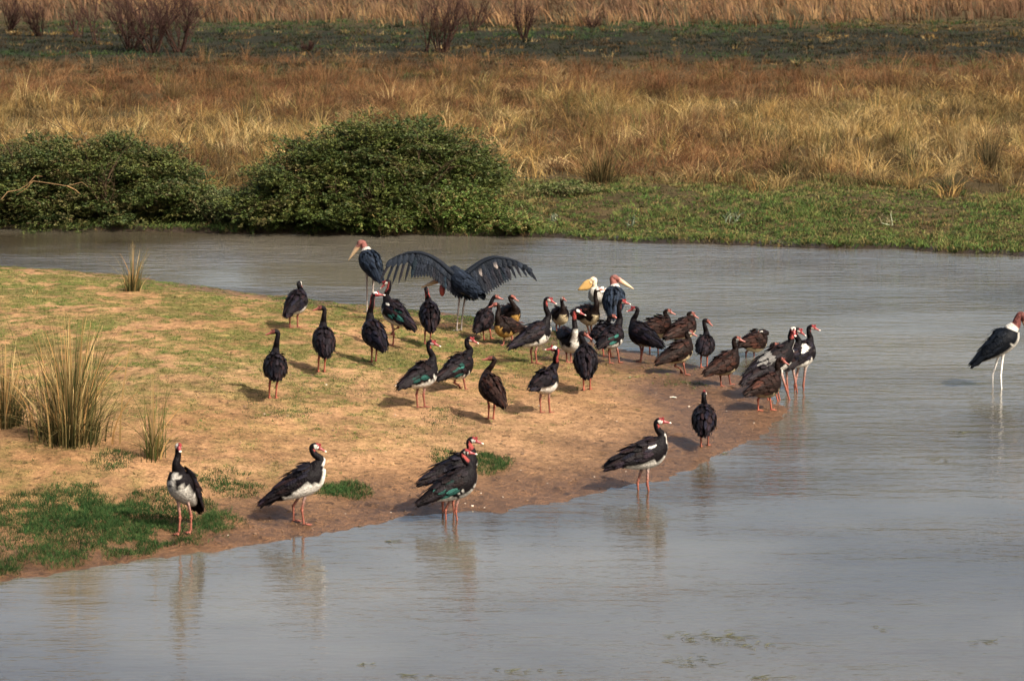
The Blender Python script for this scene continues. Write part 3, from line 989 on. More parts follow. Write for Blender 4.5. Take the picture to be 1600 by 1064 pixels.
def make_bird(spec, ST=GOOSE):
    r = np.random.default_rng(int(spec['F'][0] * 13 + spec['F'][1]))
    sz = spec.get('size', 1.0)
    kind = spec['v']
    wade = spec.get('wade', 0)
    F0 = at_z(*spec['F'], 0) if wade else ground(*spec['F'])
    if not wade and float(height(F0[:1], F0[1:2])[0]) < .004:
        F0 = at_z(*spec['F'], 0); wade = .06
    Fg = F0 - np.array([0, 0, wade])
    C0 = at_y(spec['C'][0], spec['C'][1], F0[1] + spec.get('cy', 0))
    T0 = solve(spec['T'], C0, ST['LCT'] * sz, spec['s'])
    f = unit(C0 - T0); Lb = np.linalg.norm(C0 - T0)
    k = np.clip(Lb / (ST['LCT'] * sz), .8, 1.15)
    q = sz
    side = unit(np.cross(f, [0, 0, 1])); up = unit(np.cross(side, f))
    fh = unit([f[0], f[1], 0])
    Hd = at_y(spec['H'][0], spec['H'][1], C0[1] + fh[1] * ST['nb'][0] * sz * .9 + spec.get('hy', 0))
    Bt = solve(spec['B'], Hd, ST['bill'] * sz, spec.get('hs', 0))
    bd = unit(Bt - Hd)
    # ---- path
    P, W, H, K = [], [], [], []
    for (a, b, w_, h_) in ST['body']:
        a2 = a * k if a < 0 else a
        P.append(C0 + f * a2 * q + up * b * q); W.append(w_ * q); H.append(h_ * q); K.append(0)
    nb = C0 + (f * .75 + fh * .25) * ST['nb'][0] * q + up * ST['nb'][1] * q
    P.append(nb); W.append(ST['nb'][2] * q); H.append(ST['nb'][2] * 1.15 * q); K.append(1)
    hup = unit(np.array([0, 0, 1.]) - bd * bd[2])
    Hn = Hd - bd * .028 * q - hup * .032 * q
    d = np.linalg.norm(Hn - nb)
    bulge = spec.get('bulge', .16)
    for t, o, rr in ((.33, 1.0, ST['neck'][0]), (.66, .1, ST['neck'][1])):
        P.append(nb * (1 - t) + Hn * t + fh * d * bulge * o); W.append(rr * q); H.append(rr * q * 1.05); K.append(1 + t)
    P.append(Hn); W.append(ST['neck'][2] * q); H.append(ST['neck'][2] * q * 1.1); K.append(2)
    P.append(Hd); W.append(ST['head'][0] * q); H.append(ST['head'][1] * q); K.append(2.5)
    P.append(Hd + bd * ST['hl'] * .7 * q); W.append(ST['head'][0] * .82 * q); H.append(ST['head'][1] * .8 * q); K.append(2.8)
    P.append(Hd + bd * ST['hl'] * 1.25 * q); W.append(ST['bw'] * .9 * q); H.append(ST['bh'] * q); K.append(3)
    A = crom(np.column_stack([P, W, H, K]), 5)
    P, W, H, K = A[:, :3], np.maximum(A[:, 3], .004), np.maximum(A[:, 4], .004), A[:, 5]
    n = 18
    V, Fq_, caps, ang, T, S, U = loft(P, W, H, side, n)
    m = len(P)
    th = np.minimum(ang, 2 * np.pi - ang)                    # 0 dorsal .. pi ventral
    KK = np.repeat(K, n); TH = np.tile(th, m); II = np.repeat(np.arange(m), n)
    PX = np.repeat(((P - C0) @ f) / q, n)
    nz_ = fbm(V[:-2, 0] * 22 + 7, V[:-2, 2] * 22 + V[:-2, 1] * 15, 3, 2) - .5
    nzf = fbm(V[:-2, 0] * 60 + 7, V[:-2, 2] * 60 + V[:-2, 1] * 35, 8, 2) - .5
    col = np.zeros((m * n, 3))
    dark = {'brown': BRN, 'dark': BLK * 1.3, 'buff': BRN * .8, 'ochre': BRN * .9}.get(kind, BLK)
    belly = {'male': WHT, 'green': WHT, 'brown': BUF * .8, 'buff': BUF * 1.25, 'ochre': OCH, 'dark': BRN * 2.2, 'darkw': WHT * .8}.get(kind, WHT)
    face = {'male': WHT, 'green': WHT * .9, 'brown': BRN * 4, 'buff': WHT * .75, 'ochre': PNK * .6, 'dark': BRN * 1.5, 'darkw': WHT * .85}.get(kind, WHT)
    red = RED if kind in ('male', 'green', 'darkw') else PNK * .45
    if ST is GOOSE:
        col[:] = dark
        edge = max(spec.get('be', 1.75) + .2, 1.5)
        isb = (KK <= spec.get('bk', .6)) & (TH > edge + nz_ * spec.get('nzk', 1.2) + np.clip(PX, 0, .2) * spec.get('bf', 3.6)) & (PX > -.30)
        col[isb] = belly * spec.get('dull', 1)
        if spec.get('breast'):
            br = (KK > .3) & (KK < 1.35) & (TH > 2.25 + nz_)
            col[br] = WHT
        nk = (KK >= 1.5) & (KK < 2.05) & (TH > 1.3 + nz_)
        if kind in ('male', 'green', 'darkw') or spec.get('redneck'):
            if spec.get('redneck', 1):
                nk = (KK >= (1.5 if spec.get('redneck', 0) > 1 else 1.75)) & (KK < 2.12) & (TH > (1.0 if spec.get('redneck', 0) > 1 else 1.5) + nz_)
                col[nk] = np.array([.155, .030, .026])
        fc_ = (KK > 2.38) & (KK < 2.86) & (TH > .85) & (TH < 2.5) & (nz_ > -.35)
        col[fc_] = face
        fo = (KK > 2.52) & (TH <= .85)
        col[fo] = red
        fo = (KK > 2.85)
        col[fo] = red * 1.1
        if spec.get('back'):
            bk = (KK <= .6) & (TH < 1.1) & (PX > -.14) & (PX < .10)
            col[bk] = WHT
    elif ST is STORK:
        col[:] = SLT * spec.get('dk', 1)
        col[(KK < .9) & (TH > 2.2 + nz_ * .4)] = WHT * .75
        col[(KK >= .8) & (KK < 1.25)] = WHT * .8 if not spec.get('spread') else SLT
        nkc = np.array(spec.get('nk', (.125, .048, .040)))
        col[(KK >= 1.25)] = nkc
        col[(KK >= 1.25) & (nz_ > .12)] = nkc * .55
        col[(KK > 2.4)] = nkc * .85
        col[(KK > 2.2) & (TH < .8) & (nz_ > 0)] = np.array([.12, .06, .05])
    else:
        col[:] = WHT * .5
        col[(KK > 1.2)] = np.array([.40, .33, .24])
        col[(KK > 2.3)] = np.array([.44, .31, .19])
    col *= (1 + nzf * .5)[:, None]
    C = np.vstack([col, col[:1], col[-1:]])
    # extra body pieces: casque, eyes, thighs, legs, feet
    hside = unit(np.cross(bd, hup))
    axh = np.array([bd, hside, hup])
    parts = []
    if ST is GOOSE:
        cr = .009 if kind in ('brown', 'dark', 'buff', 'ochre') else .013
        parts.append(ellipsoid(Hd + bd * .036 * q + hup * .036 * q, axh, np.array([1.1, .8, 1.15]) * cr * q, red * 1.1, 8, 5))
    for s_ in (-1, 1):
        parts.append(ellipsoid(Hd + bd * ST['hl'] * .45 * q + hup * .012 * q + hside * s_ * ST['head'][0] * .86 * q, axh, np.array([.0065, .004, .0065]) * q, (.01, .008, .006), 6, 4))
    lift = spec.get('raise', 0)
    legc = LEG if ST is GOOSE else np.array([.50, .48, .44]) if spec.get('whiteleg') else np.array([.20, .17, .15])
    if ST is GOOSE and kind in ('dark', 'brown'): legc = np.array([.22, .065, .042])
    if not spec.get('swim'):
        for s_ in (-1, 1):
            hip = C0 - up * .075 * q - f * .03 * q + side * s_ * ST['hip'] * q
            st = spec.get('step', .05) * (1 if s_ > 0 else -1)
            foot = Fg + side * s_ * ST['hip'] * .85 * q + fh * st
            if not wade:
                foot[2] = float(height(foot[:1], foot[1:2])[0])
            foot = foot + [0, 0, .012]
            if lift == s_:
                hock = hip - fh * .04 * q + np.array([0, 0, -.14 * q])
                foot = hock + fh * .11 * q + np.array([0, 0, -.085 * q])
                foot = hock - fh * .02 * q + fh * .13 * q + np.array([0, 0, -.05 * q])
            else:
                hh = ST['hock'] * q
                hh = min(hh, (hip[2] - foot[2]) * .58)
                hock = foot * .82 + np.array([hip[0], hip[1], 0]) * .18
                hock[2] = foot[2] + hh
                hock -= fh * .028 * q
            tb = WHT * .9 if kind in ('male', 'green') or ST is STORK else belly
            mid = (hip * .62 + hock * .38)
            pts = [hip + up * .05 * q, hip, hip * .8 + hock * .2, mid, hock * .93 + hip * .07, hock, hock * .7 + foot * .3, foot * .8 + hock * .2, foot]
            rad = [ST['tib'] * 1.25 * q, ST['tib'] * 1.1 * q, ST['tib'] * .85 * q, ST['tib'] * .42 * q, ST['leg'] * 1.0 * q, ST['leg'] * 1.15 * q, ST['leg'] * .75 * q, ST['leg'] * .8 * q, ST['leg'] * 1.0 * q]
            if ST is STORK:
                rad[2] = ST['tib'] * .6 * q; rad[3] = ST['leg'] * 1.2 * q
            cols = np.array([tb, tb, tb, legc * .6 + tb * .4 if ST is GOOSE else legc, legc, legc, legc, legc, legc * .9])
            B_ = crom(np.column_stack([pts, rad, cols]), 2)
            parts.append(tube(B_[:, :3], B_[:, 3], B_[:, 4:], 8))
            if not wade:
                tl = ST['toe'] * q
                fa = fh if lift != s_ else unit(fh * .5 + np.array([0, 0, -1]))
                tv = [foot + np.array([0, 0, .012]) - fa * .012]
                sdv = unit(np.cross(fa, up)) if lift == s_ else side
                for a_ in (-.5, -.25, 0, .25, .5):
                    L_ = tl * (1.0 if abs(a_) in (0,) else .92 if abs(a_) == .5 else (.80 if ST is GOOSE else .35))
                    tv.append(foot + (fa * math.cos(a_) + sdv * math.sin(a_)) * L_ + np.array([0, 0, -.002]))
                tv = np.array(tv); tv2 = tv - np.array([0, 0, .012])
                vv = np.vstack([tv, tv2])
                ff = [[0, j, j + 1, j + 1] for j in range(1, 5)] + [[j, j + 6, j + 7, j + 1] for j in range(1, 5)] + [[0, 6, 7, 1], [0, 5, 11, 6]]
                parts.append((vv, np.array(ff), np.tile(legc * .95, (12, 1))))
                parts.append(tube([foot, foot - fa * tl * .28 + [0, 0, -.006]], [ST['leg'] * .6 * q, .003], legc, 5))
    allF = [np.concatenate([Fq_, np.array(caps)])]
    Vt, Ft, Ct = merge([(V, allF[0], C)] + parts)
    name = {'GOOSE': 'goose', 'STORK': 'stork', 'PELI': 'pelican'}[['GOOSE', 'STORK', 'PELI'][[GOOSE, STORK, PELI].index(ST)]]
    root = empty(name, tuple(Fg))
    tag(root, spec['label'], name, spec.get('group'))
    faces = [tuple(dict.fromkeys(int(i) for i in fc)) for fc in Ft]
    mesh_obj('body', Vt, faces, Ct, M_FEATHER, root)
    # ---- bill
    bl = ST['bill'] * q; b0 = ST['hl'] * q
    tt = np.array([0, .15, .4, .7, .9, 1.0])
    if ST is GOOSE:
        bw = np.array([1.05, 1.0, .85, .8, .75, .3]) * ST['bw'] * q; bh = np.array([1.15, 1.0, .62, .42, .36, .15]) * ST['bh'] * q
        bc = [np.array([.16, .034, .032])] * 4 + [np.array([.5, .4, .34])] * 2 if kind in ('male', 'green', 'darkw') else [PNK * .8] * 5 + [PNK]
        if kind == 'dark' or kind == 'brown': bc = [np.array([.17, .045, .035])] * 4 + [PNK * .8] * 2
        drop = np.array([0, 0, -.002, -.003, -.002, -.004]) * q
    elif ST is STORK:
        bw = np.array([1.0, .95, .8, .5, .25, .06]) * ST['bw'] * q; bh = np.array([1.05, 1.0, .8, .5, .25, .08]) * ST['bh'] * q
        bc = [np.array(spec.get('bc', (.24, .15, .09)))] * 2 + [np.array(spec.get('bc2', (.24, .17, .10)))] * 4
        drop = np.zeros(6)
    else:
        bw = np.array([1.0, .95, .9, .8, .6, .1]) * ST['bw'] * q; bh = np.array([.9, 1.35, 1.6, 1.0, .45, .12]) * ST['bh'] * q
        bc = [np.array([.28, .17, .055])] * 6
        drop = np.array([0, -.012, -.022, -.01, 0, 0]) * q
    cen = Hd + bd * (b0 * .8) + bd * tt[:, None] * (bl - b0 * .8) + hup * drop[:, None]
    cb = crom(np.column_stack([cen, bw, bh, np.array(bc)]), 3)
    V, Fb, cps, *_ = loft(cb[:, :3], cb[:, 3], cb[:, 4], hside, 10)
    Cb = np.repeat(cb[:, 5:], 10, 0); Cb = np.vstack([Cb, Cb[:1], Cb[-1:]])
    mesh_obj('bill', V, [tuple(dict.fromkeys(int(i) for i in fc)) for fc in np.concatenate([Fb, np.array(cps)])], Cb, M_SKIN, root)
    # ---- tail feathers
    tp = []
    tc_ = dark if ST is GOOSE else (SLT * .6 * spec.get('dk', 1) if ST is STORK else WHT * .8)
    for a_ in np.linspace(-.5, .5, 9) * (2.2 if spec.get('spread') else 1):
        dd = unit(-f + side * a_ * .55 - up * .12 * abs(a_) + r.normal(0, .02, 3))
        tp.append(feather(C0 - f * .27 * k * q + side * a_ * .05 * q, dd, up, (.21 * (1 - .25 * abs(a_)) * k) * q, .045 * q, tc_ * r.uniform(.8, 1.3), lift=.004))
    V, F_, C_ = merge(tp); mesh_obj('tail', V, F_, C_, M_FEATHER, root)
    # ---- folded wings
    bx = np.array([b[0] * (k if b[0] < 0 else 1) for b in ST['body']] + [ST['nb'][0]])
    bwv = np.array([b[2] for b in ST['body']] + [ST['nb'][2]]); bhv = np.array([b[3] for b in ST['body']] + [ST['nb'][2] * 1.1]); boff = np.array([b[1] for b in ST['body']] + [.05])

    def surf(a, t, s_, out=1.0):
        """point on the wing shell: a = along body axis, t = angle from the back"""
        ww = np.interp(a, bx, bwv); hh = np.interp(a, bx, bhv); oo = np.interp(a, bx, boff)
        if a < -.10 * k:      # wing stands off the narrowing body
            e = sstep(-.10 * k, -.50 * k, np.array(a)) if False else float(np.clip((-.10 * k - a) / (.42 * k), 0, 1))
            ww = max(ww, .122 * (1 - e) ** .8 + .012); hh = max(hh, .132 * (1 - e) ** .75 + .018)
        ww = ww * ST['wing'] ** .0; hh = hh
        p = C0 + f * a * q + up * oo * q + (up * math.cos(t) * hh + side * s_ * math.sin(t) * ww) * q * out
        nrm = unit(up * math.cos(t) / hh + side * s_ * math.sin(t) / ww)
        return p, nrm
    wcol = dark if ST is GOOSE else (SLT * 1.15 * spec.get('dk', 1) if ST is STORK else WHT * .85)
    tipk = -.53 * k
    low = spec.get('low', 1.80) + .2
    if spec.get('spread'):
        pw = []
        for a in np.arange(.16, -.34, -.035):
            for t in np.linspace(-1.9, 1.9, 15):
                t = t + r.uniform(-.1, .1)
                p, nn = surf(a, abs(t), 1 if t > 0 else -1, 1.0)
                pw.append(feather(p, unit(-f - nn * .12 + r.normal(0, .06, 3)), nn, .15 * q, .05 * q, wcol * r.uniform(.6, 1.7), lift=.016))
        V, F_, C_ = merge(pw); mesh_obj('back_feathers', V, F_, C_, M_FEATHER, root)
        return root, C0, f, side, up
    for s_ in (-1, 1):
        na, nt_ = 15, 8
        Vw, Cw = [], []
        aa = np.linspace(.155, tipk, na)
        for i, a in enumerate(aa):
            e = i / (na - 1)
            t0 = .10; t1 = low * (.55 + .45 * math.sin(min(1, e * 2.6) * math.pi / 2)) * (1 - .35 * max(0, e - .4))
            for j in range(nt_):
                t = t0 + (t1 - t0) * j / (nt_ - 1)
                p, nn = surf(a, t, s_, 1.07 + .05 * math.sin(math.pi * e) * (j > 2))
                Vw.append(p); Cw.append(wcol * r.uniform(.85, 1.15))
        Vw = np.array(Vw)
        idx_ = np.arange(na * nt_).reshape(na, nt_)
        Fw = np.stack([idx_[:-1, :-1], idx_[:-1, 1:], idx_[1:, 1:], idx_[1:, :-1]], -1).reshape(-1, 4)
        pw = [(Vw, Fw, np.array(Cw))]
        # inner sheet so the wing has thickness
        Vi = Vw - (Vw - (C0 + f * ((Vw - C0) @ f)[:, None])) * .10
        pw.append((Vi, Fw[:, ::-1], np.array(Cw)))
        rows = [(.12, .95, 9, .10, .042, 'c'), (.04, 1.0, 9, .12, .045, 'c'), (-.05, 1.0, 8, .14, .046, 'm'), (-.14, 1.0, 8, .17, .045, 's'), (-.24, .95, 7, .22, .042, 'p'), (-.31, .85, 6, .24, .036, 'p')]
        for (a0, tm, cnt, L_, w_, rk) in rows:
            a0k = a0 * (k if a0 < 0 else 1)
            for j in range(cnt):
                e = (.155 - a0k) / (.155 - tipk)
                t1 = low * (.55 + .45 * math.sin(min(1, e * 2.6) * math.pi / 2)) * (1 - .35 * max(0, e - .4))
                t = .12 + (t1 - .16) * (j + r.uniform(.1, .9)) / cnt * tm
                a = a0k + r.uniform(-.02, .02)
                p, nn = surf(a, t, s_, 1.09)
                p2, _ = surf(max(a - .12, tipk), t * .93, s_, 1.09)
                dd = unit(p2 - p)
                dd = unit(dd + r.normal(0, .05, 3))
                c_ = wcol * r.uniform(.5, 2.4) * (np.array([1.5, 1.1, .95]) if r.uniform() < .3 else 1)
                if ST is GOOSE:
                    if kind in ('male', 'darkw') and r.uniform() < .25: c_ = c_ + np.array([.001, .0015, .004])
                    if kind in ('brown', 'buff', 'ochre') and r.uniform() < .4: c_ = c_ * 1.5
                    if spec.get('green', kind == 'green') and rk in ('m', 's') and t > low * .35 and r.uniform() < .45:
                        c_ = np.array([.011, .042, .035]) * r.uniform(.15, 1.5)
                    if rk == 'c' and a > .08 and t > low * .55 and kind in ('male', 'green', 'darkw') and r.uniform() < .12: c_ = WHT * .8
                    if spec.get('back') and t < .9 and a < .1 and rk in ('c', 'm'): c_ = WHT * .85
                    if spec.get('greyback') and rk in ('m', 's') and t < 1.3: c_ = np.array([.075, .072, .068]) * r.uniform(.8, 1.2)
                elif ST is STORK:
                    c_ = wcol * r.uniform(.6, 1.8) + np.array([.0, .0010, .0024]) * r.uniform() * spec.get('dk', 1)
                    if rk == 's' and r.uniform() < .3: c_ = c_ * .5
                lf = .016 + (.03 if r.uniform() < spec.get('ruffle', .2) and t < .7 else 0)
                LL = L_ * k * r.uniform(.85, 1.15)
                LL = min(LL, max(.05, (a - tipk * 1.03)))
                pw.append(feather(p, dd, nn, LL * q, w_ * q, c_, lift=lf * q))
        V, F_, C_ = merge(pw)
        mesh_obj('wing', V, F_, C_, M_FEATHER, root)
    return root, C0, f, side, up


def G(F, C, T, s, H, B, v, label, **k):
    d = dict(F=F, C=C, T=T, s=s, H=H, B=B, v=v, label=label, group='geese gathered on the spit'); d.update(k)
    return d


birds = [
    G((459, 512), (464, 472), (445, 499), -1, (468, 443), (472, 449), 'male', 'hunched black goose with a white right flank, the rearmost on the left of the flock', hs=1, low=1.5, be=1.55, redneck=0),
    G((502, 582), (506, 532), (510, 563), -1, (503, 481), (491, 484), 'dark', 'upright dark goose seen from behind looking left, second from left in the middle row', step=.02),
    G((426, 623), (430, 573), (431, 598), -1, (430, 518), (417, 522), 'dark', 'leftmost goose of the middle row, seen from behind looking left', step=.02),
    G((584, 566), (584, 521), (601, 553), -1, (586, 460), (602, 461), 'male', 'tall goose with bright red neck and pink bill, back turned, below the hunched stork', redneck=2, low=1.9, size=1.05),
    G((614, 540), (616, 488), (650, 521), -1, (604, 441), (594, 451), 'male', 'black goose facing left on one leg with the other foot raised', **{'raise': 1}, be=1.5, redneck=2, low=1.4, green=1),
    G((668, 537), (671, 491), (674, 523), -1, (666, 452), (665, 458), 'darkw', 'goose with a thin red neck seen from behind just left of the spread winged stork', hs=1, redneck=2),
    G((762, 531), (757, 500), (742, 523), -1, (774, 464), (788, 468), 'dark', 'grey winged goose at the left of the cluster right of the spread winged stork', size=.92),
    G((793, 540), (790, 511), (819, 517), 1, (775, 476), (764, 480), 'ochre', 'brown goose with an ochre belly facing left between two right facing geese', size=.92),
    G((798, 519), (798, 491), (778, 490), 1, (800, 464), (813, 472), 'ochre', 'rearmost ochre bellied goose of the cluster below the right wing of the stork', size=.92),
    G((835, 568), (838, 522), (793, 549), -1, (857, 468), (868, 474), 'male', 'large goose with white belly and tall neck standing alone in the centre facing right', breast=1, be=1.6, low=1.5, step=.01),
    G((872, 516), (875, 493), (862, 497), 1, (879, 467), (885, 470), 'buff', 'small buff bellied goose at the rear water edge right of the large central goose', hs=-1, size=.88),
    G((889, 566), (890, 532), (874, 520), 1, (902, 487), (916, 493), 'male', 'goose with a white foreneck and pale belly facing right, left of the back turned goose', breast=1, be=1.5, low=1.3, hy=-.1),
    G((925, 531), (920, 492), (893, 493), 1, (933, 453), (944, 452), 'buff', 'ruffled goose in front of the pelican facing right', ruffle=.5, size=.95),
    G((852, 645), (853, 595), (828, 614), -1, (867, 545), (852, 546), 'male', 'goose with a white flank turning its white face back to the left', redneck=2, be=1.5, low=1.35, bulge=.3),
    G((917, 610), (915, 562), (917, 596), -1, (912, 521), (922, 528), 'dark', 'broad dark goose seen from behind with a red bill turned right', redneck=1, size=1.05, low=2.0),
    G((960, 569), (957, 526), (933, 548), -1, (972, 471), (984, 475), 'green', 'tall goose with green wing and white speckled breast before the back turned stork', breast=1, be=1.6, low=1.45, step=.07),
    G((949, 558), (942, 520), (926, 531), -1, (956, 494), (964, 497), 'dark', 'goose half hidden behind the green winged goose', ruffle=.6, size=.95),
    G((1001, 565), (1002, 522), (1037, 547), -1, (992, 482), (981, 486), 'darkw', 'white faced goose facing left with its neck raised', be=2.2, redneck=0),
    G((1022, 553), (1030, 511), (998, 519), -1, (1043, 486), (1055, 491), 'buff', 'ruffled goose with a white face behind the left facing goose', ruffle=.4),
    G((1063, 553), (1069, 513), (1037, 533), -1, (1080, 490), (1091, 497), 'buff', 'goose with its neck drawn in facing right behind a smaller brown goose', bulge=.35),
    G((1064, 586), (1062, 549), (1023, 573), -1, (1077, 519), (1087, 524), 'buff', 'brown goose with a buff belly standing on one leg facing right', size=.95, **{'raise': -1}),
    G((1100, 575), (1102, 540), (1096, 556), -1, (1104, 501), (1111, 507), 'dark', 'slim goose seen from behind between the brown geese near the tip of the spit', size=.9),
    G((1134, 603), (1135, 567), (1099, 590), -1, (1151, 529), (1165, 534), 'buff', 'brown goose with cream belly and red bill just left of the cluster at the tip', size=.97),
    G((1172, 557), (1181, 533), (1151, 545), -1, (1190, 520), (1181, 524), 'buff', 'dozing goose with its head tucked onto its back behind the cluster at the tip', bulge=.5, ruffle=.5, size=.95, hy=-.16),
    G((1227, 624), (1213, 560), (1160, 592), -1, (1239, 515), (1243, 526), 'male', 'goose with white breast stripe looking at the camera in the cluster at the tip', breast=1, hs=-1, redneck=2, wade=.05, size=1.1, greyback=1),
    G((1240, 613), (1234, 556), (1196, 575), -1, (1247, 516), (1257, 523), 'male', 'goose mostly hidden behind the camera facing goose at the tip', wade=.08),
    G((1249, 610), (1255, 553), (1226, 583), -1, (1268, 511), (1286, 518), 'male', 'rightmost goose of the flock with a white back, wading and facing right', wade=.1, be=1.6, low=1.4, back=1),
    G((1209, 626), (1199, 580), (1157, 605), -1, (1210, 539), (1223, 545), 'dark', 'black goose in the middle of the cluster at the tip facing right', redneck=0),
    G((1195, 642), (1199, 602), (1162, 621), -1, (1220, 562), (1232, 569), 'brown', 'brownish young goose at the front of the cluster at the tip', size=.97, step=.09),
    G((1101, 697), (1100, 655), (1099, 686), -1, (1100, 616), (1101, 612), 'male', 'goose seen from straight behind alone near the shore, white showing at its right side', hs=1, redneck=0, low=1.7, be=1.6),
    G((1007, 766), (1010, 708), (942, 738), -1, (1030, 658), (1052, 661), 'male', 'long bodied goose wading alone at the near shore facing right', wade=.1, breast=1, be=1.75, low=1.6, ruffle=.25, size=1.05),
    G((467, 818), (476, 750), (406, 796), -1, (493, 697), (511, 706), 'male', 'goose with drooping tail and white belly, second from left on the near shore', be=1.5, low=1.35, breast=1, bulge=.3),
    G((289, 831), (286, 758), (314, 806), 1, (279, 697), (282, 706), 'male', 'goose facing the camera on the green turf at front left', hs=-1, be=1.45, bf=7.0, bk=.5, nzk=2.0, dull=.7, low=1.5, redneck=0),
    G((706, 812), (714, 755), (651, 794), -1, (727, 706), (750, 710), 'green', 'nearer goose of the front pair with green sheen on its wing, standing in the shallows', wade=.06, be=1.75, low=1.6, redneck=2),
    G((701, 801), (714, 732), (650, 762), -1, (738, 687), (752, 692), 'darkw', 'farther goose of the front pair, its head showing above the other', wade=.05, redneck=2),
    G((658, 637), (661, 585), (620, 612), -1, (674, 535), (688, 541), 'green', 'goose with a bright green wing patch and white face in the middle of the spit', be=1.6, low=1.45, step=.02),
    G((720, 610), (718, 572), (682, 598), -1, (734, 530), (747, 536), 'green', 'walking goose with curved neck and one foot lifted right of the green winged goose', **{'raise': -1}, be=1.9, low=1.7, bulge=.35, redneck=0),
    G((767, 655), (767, 606), (789, 641), -1, (769, 560), (752, 562), 'brown', 'slender brown young goose with a thin neck looking left, closest of the middle row', step=.02, size=.97),
]
for b in birds:
    make_bird(b)

SG = 'large storks with the flock'
make_bird(dict(F=(577, 489), C=(579, 412), T=(598, 449), s=-1, H=(563, 380), B=(545, 406), v='s', low=1.75, step=.02, bulge=.05,
               label='hunched dark blue stork with its bill pointing down to the left behind the geese', group=SG), STORK)
make_bird(dict(F=(958, 532), C=(959, 470), T=(956, 508), s=-1, H=(961, 434), B=(992, 453), v='s', low=1.9, bulge=.05, bc=(.26, .12, .08), bc2=(.34, .24, .14),
               label='stork seen from behind with its long pale bill pointing right', group=SG), STORK)
make_bird(dict(F=(1559, 606), C=(1563, 537), T=(1512, 582), s=-1, H=(1598, 494), B=(1612, 532), v='s', low=1.5, bulge=.1, wade=.16, whiteleg=1, dk=.3, nk=(.075, .026, .022),
               label='dark stork with white legs wading alone at the right edge', group=SG), STORK)

# stork with spread wings
rootS, C0, f, side, up = make_bird(dict(F=(717, 517), C=(724, 443), T=(760, 472), s=-1, H=(690, 436), B=(666, 446), v='s', spread=1, bulge=.05, step=.01,
                                        label='stork facing away holding both wings wide open', group=SG), STORK)
y0 = C0[1]
P_ = [ellipsoid(at_y(691, 453, y0 + .10), np.eye(3), np.array([.045, .04, .10]), (.18, .03, .025), 10, 8)]
V, F_, C_ = merge(P_); mesh_obj('throat_pouch', V, F_, C_, M_SKIN, rootS)


def spread_wing(lead, trail, depth):
    """lead/trail: pixel outlines from shoulder to tip at real distance; feathers run from leading to trailing edge"""
    r = np.random.default_rng(int(lead[0][0]))
    n = 30
    def samp(pts, t):
        P = crom(np.array(pts, float), 6)
        L_ = np.concatenate([[0], np.cumsum(np.linalg.norm(np.diff(P, axis=0), axis=1))]); L_ /= L_[-1]
        return np.array([np.interp(t, L_, P[:, 0]), np.interp(t, L_, P[:, 1])])
    pw = []
    skel = []
    for i in range(n):
        t = (i + .5) / n
        a = samp(lead, t); b = samp(trail, t)
        ya = y0 + depth[0] * t + .10 * math.sin(t * 3.1); yb_ = ya - .13 * (1 - t * .6)
        A = at_y(a[0], a[1], ya); Bp = at_y(b[0], b[1], yb_)
        skel.append(A)
        d = Bp - A; L_ = np.linalg.norm(d)
        nn = unit(np.cross(d, np.array([1, 0, .0]))); 
        if nn[1] > 0: nn = -nn
        c = SLT * r.uniform(.35, 1.1) * np.array([1, .95, .95])
        if t > .62 and i % 2: continue
        if r.uniform() < .15: c = SLT * np.array([.85, 1.1, 1.05]) * r.uniform(.7, 1.4)
        if r.uniform() < .25: c = SLT * np.array([1.2, .9, .8])
        pw.append(feather(A, d, nn, L_ * (1 if t < .62 else r.uniform(1.0, 1.12)), .085 if t < .62 else .042, c, lift=.01))
        pw.append(feather(A + nn * .004, unit(d) + r.normal(0, .03, 3), nn, L_ * (.66 if t < .62 else .4), .085 if t < .62 else .07, c * r.uniform(.8, 1.5), lift=.012))
        pw.append(feather(A + nn * .010, unit(d) + r.normal(0, .05, 3), nn, L_ * .42, .08, SLT * r.uniform(.5, 1.3), lift=.014, tipcol=np.array([.13, .11, .10]) if (r.uniform() < .12 and .3 < t < .6) else None))
    skel = np.array(skel)
    pw.append(tube(skel, np.linspace(.055, .010, n), SLT * .8, 8))
    # solid covert layer that joins the wing to the back
    M = 26
    Vm = []
    for i in range(M + 1):
        t = i / M
        a = samp(lead, t); b = samp(trail, t)
        ya = y0 + depth[0] * t + .10 * math.sin(t * 3.1); yb_ = ya - .13 * (1 - t * .6)
        A = at_y(a[0], a[1], ya + .006); Bp = at_y(b[0], b[1], yb_ + .006)
        for e in np.linspace(0, .86, 7):
            Vm.append(A + (Bp - A) * e * (1 if t < .58 else max(.38, 1 - (t - .58) * 5)) + np.array([0, -.02 * math.sin(e * 3.1), 0]))
    Vm = np.array(Vm); ix = np.arange(len(Vm)).reshape(M + 1, 7)
    Fm = np.stack([ix[:-1, :-1], ix[:-1, 1:], ix[1:, 1:], ix[1:, :-1]], -1).reshape(-1, 4)
    pw.append((Vm, Fm, np.tile(SLT * .8, (len(Vm), 1)) * r.uniform(.7, 1.3, (len(Vm), 1))))
    V, F_, C_ = merge(pw)
    mesh_obj('wing', V, F_, C_, M_FEATHER, rootS)


spread_wing([(722, 436), (710, 430), (698, 420), (684, 408), (668, 399), (652, 395), (636, 396), (620, 401), (606, 409)],
            [(724, 468), (713, 466), (705, 459), (694, 451), (682, 440), (668, 433), (654, 434), (640, 435), (630, 438), (617, 441), (606, 441), (597, 438), (591, 430)], (.05,))
spread_wing([(714, 436), (724, 431), (738, 420), (754, 409), (770, 403), (786, 404), (804, 408), (820, 415), (830, 423)],
            [(728, 470), (742, 470), (752, 466), (760, 461), (770, 455), (782, 447), (794, 440), (806, 435), (818, 432), (828, 432), (836, 436), (841, 444)], (.05,))

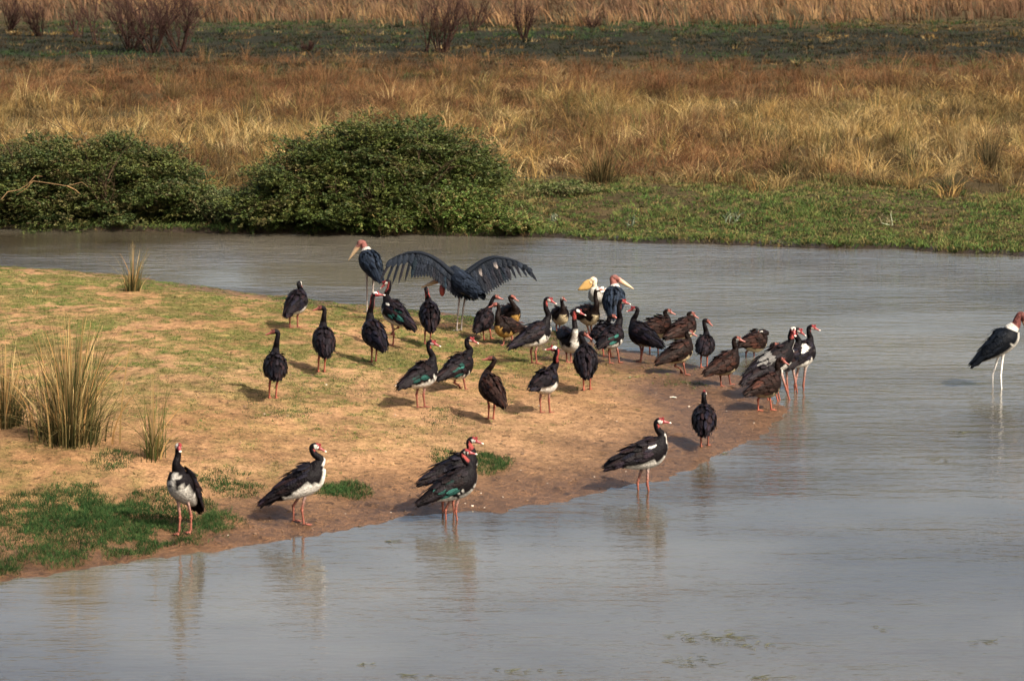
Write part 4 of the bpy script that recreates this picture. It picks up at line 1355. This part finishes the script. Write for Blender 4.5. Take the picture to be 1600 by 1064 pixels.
# pelican on the water
make_bird(dict(F=(942, 474), C=(936, 463), T=(954, 466), s=1, H=(926, 437), B=(900, 456), v='p', swim=1, bulge=-.1, size=.9, wade=.02,
               label='white pelican with a big yellow bill floating behind the flock'), PELI)

# ------------------------------------------------------------------ small things on the mud
r = np.random.default_rng(77)
pp = []
for i in range(1300):
    X = r.uniform(300, 1200); Y = r.uniform(560, 850)
    p = ground(X, Y)
    if pen_sd(p[:1], p[1:2])[0] < .05: continue
    s_ = r.uniform(.005, .014) * (1.6 if r.uniform() < .12 else 1)
    c = (.36, .31, .25) if r.uniform() < .06 else (.07, .042, .025)
    a = r.uniform(0, 3.1); ax = np.array([[math.cos(a), math.sin(a), 0], [-math.sin(a), math.cos(a), 0], [0, 0, 1]])
    pp.append(ellipsoid(p, ax, np.array([1.3, 1, .5]) * s_, c, 6, 4))
V, F, C = merge(pp)
tag(mesh_obj('pebbles', V, F, C, mat('pebble', .8, noise=.2)), 'tiny pale and dark pebbles and droppings strewn over the mud', 'pebbles', kind='stuff')
p = ground(1052, 622)
rt = tube([p + [-.045, 0, .012], p + [0, -.01, .016], p + [.045, -.03, .012]], [.008, .011, .006], (.45, .40, .33), 6)
o = mesh_obj('stick', *rt, mat('pale_wood', .7, noise=.2)); rebase(o, tuple(p)); tag(o, 'short pale stick lying on the mud left of the back turned shore goose', 'stick')

# floating weed bits on the near water
pp = []
for (X, Y, n, sx_, sy_) in ((1110, 996, 70, .42, .12), (1180, 1008, 20, .25, .1), (1075, 1035, 26, .3, .08), (820, 1050, 20, .25, .06), (1200, 1058, 20, .3, .05), (640, 1055, 12, .2, .05), (1380, 985, 6, .1, .05),
                            (1530, 1002, 14, .2, .06), (606, 845, 6, .03, .05), (619, 845, 8, .03, .05), (1133, 709, 5, .02, .05), (1505, 678, 10, .12, .1), (1480, 718, 16, .35, .05), (560, 1037, 8, .12, .05)):
    c = at_z(X, Y, .004)
    for _ in range(int(n * .6)):
        q = c + np.array([r.normal(0, sx_ * .5), r.normal(0, sy_), 0])
        a = r.normal(0, .5); L_ = r.uniform(.02, .07)
        d = np.array([math.cos(a), math.sin(a), 0]) * L_
        pp.append(tube([q - d, q + [0, 0, .006], q + d + [0, 0, r.uniform(0, .02)]], [.001, r.uniform(.0015, .005), .001], (.06, .06, .035), 4))
V, F, C = merge(pp)
tag(mesh_obj('floating_weed', V, F, C, M_WOOD), 'bits of dark weed floating on the near water', 'water weed', kind='stuff')
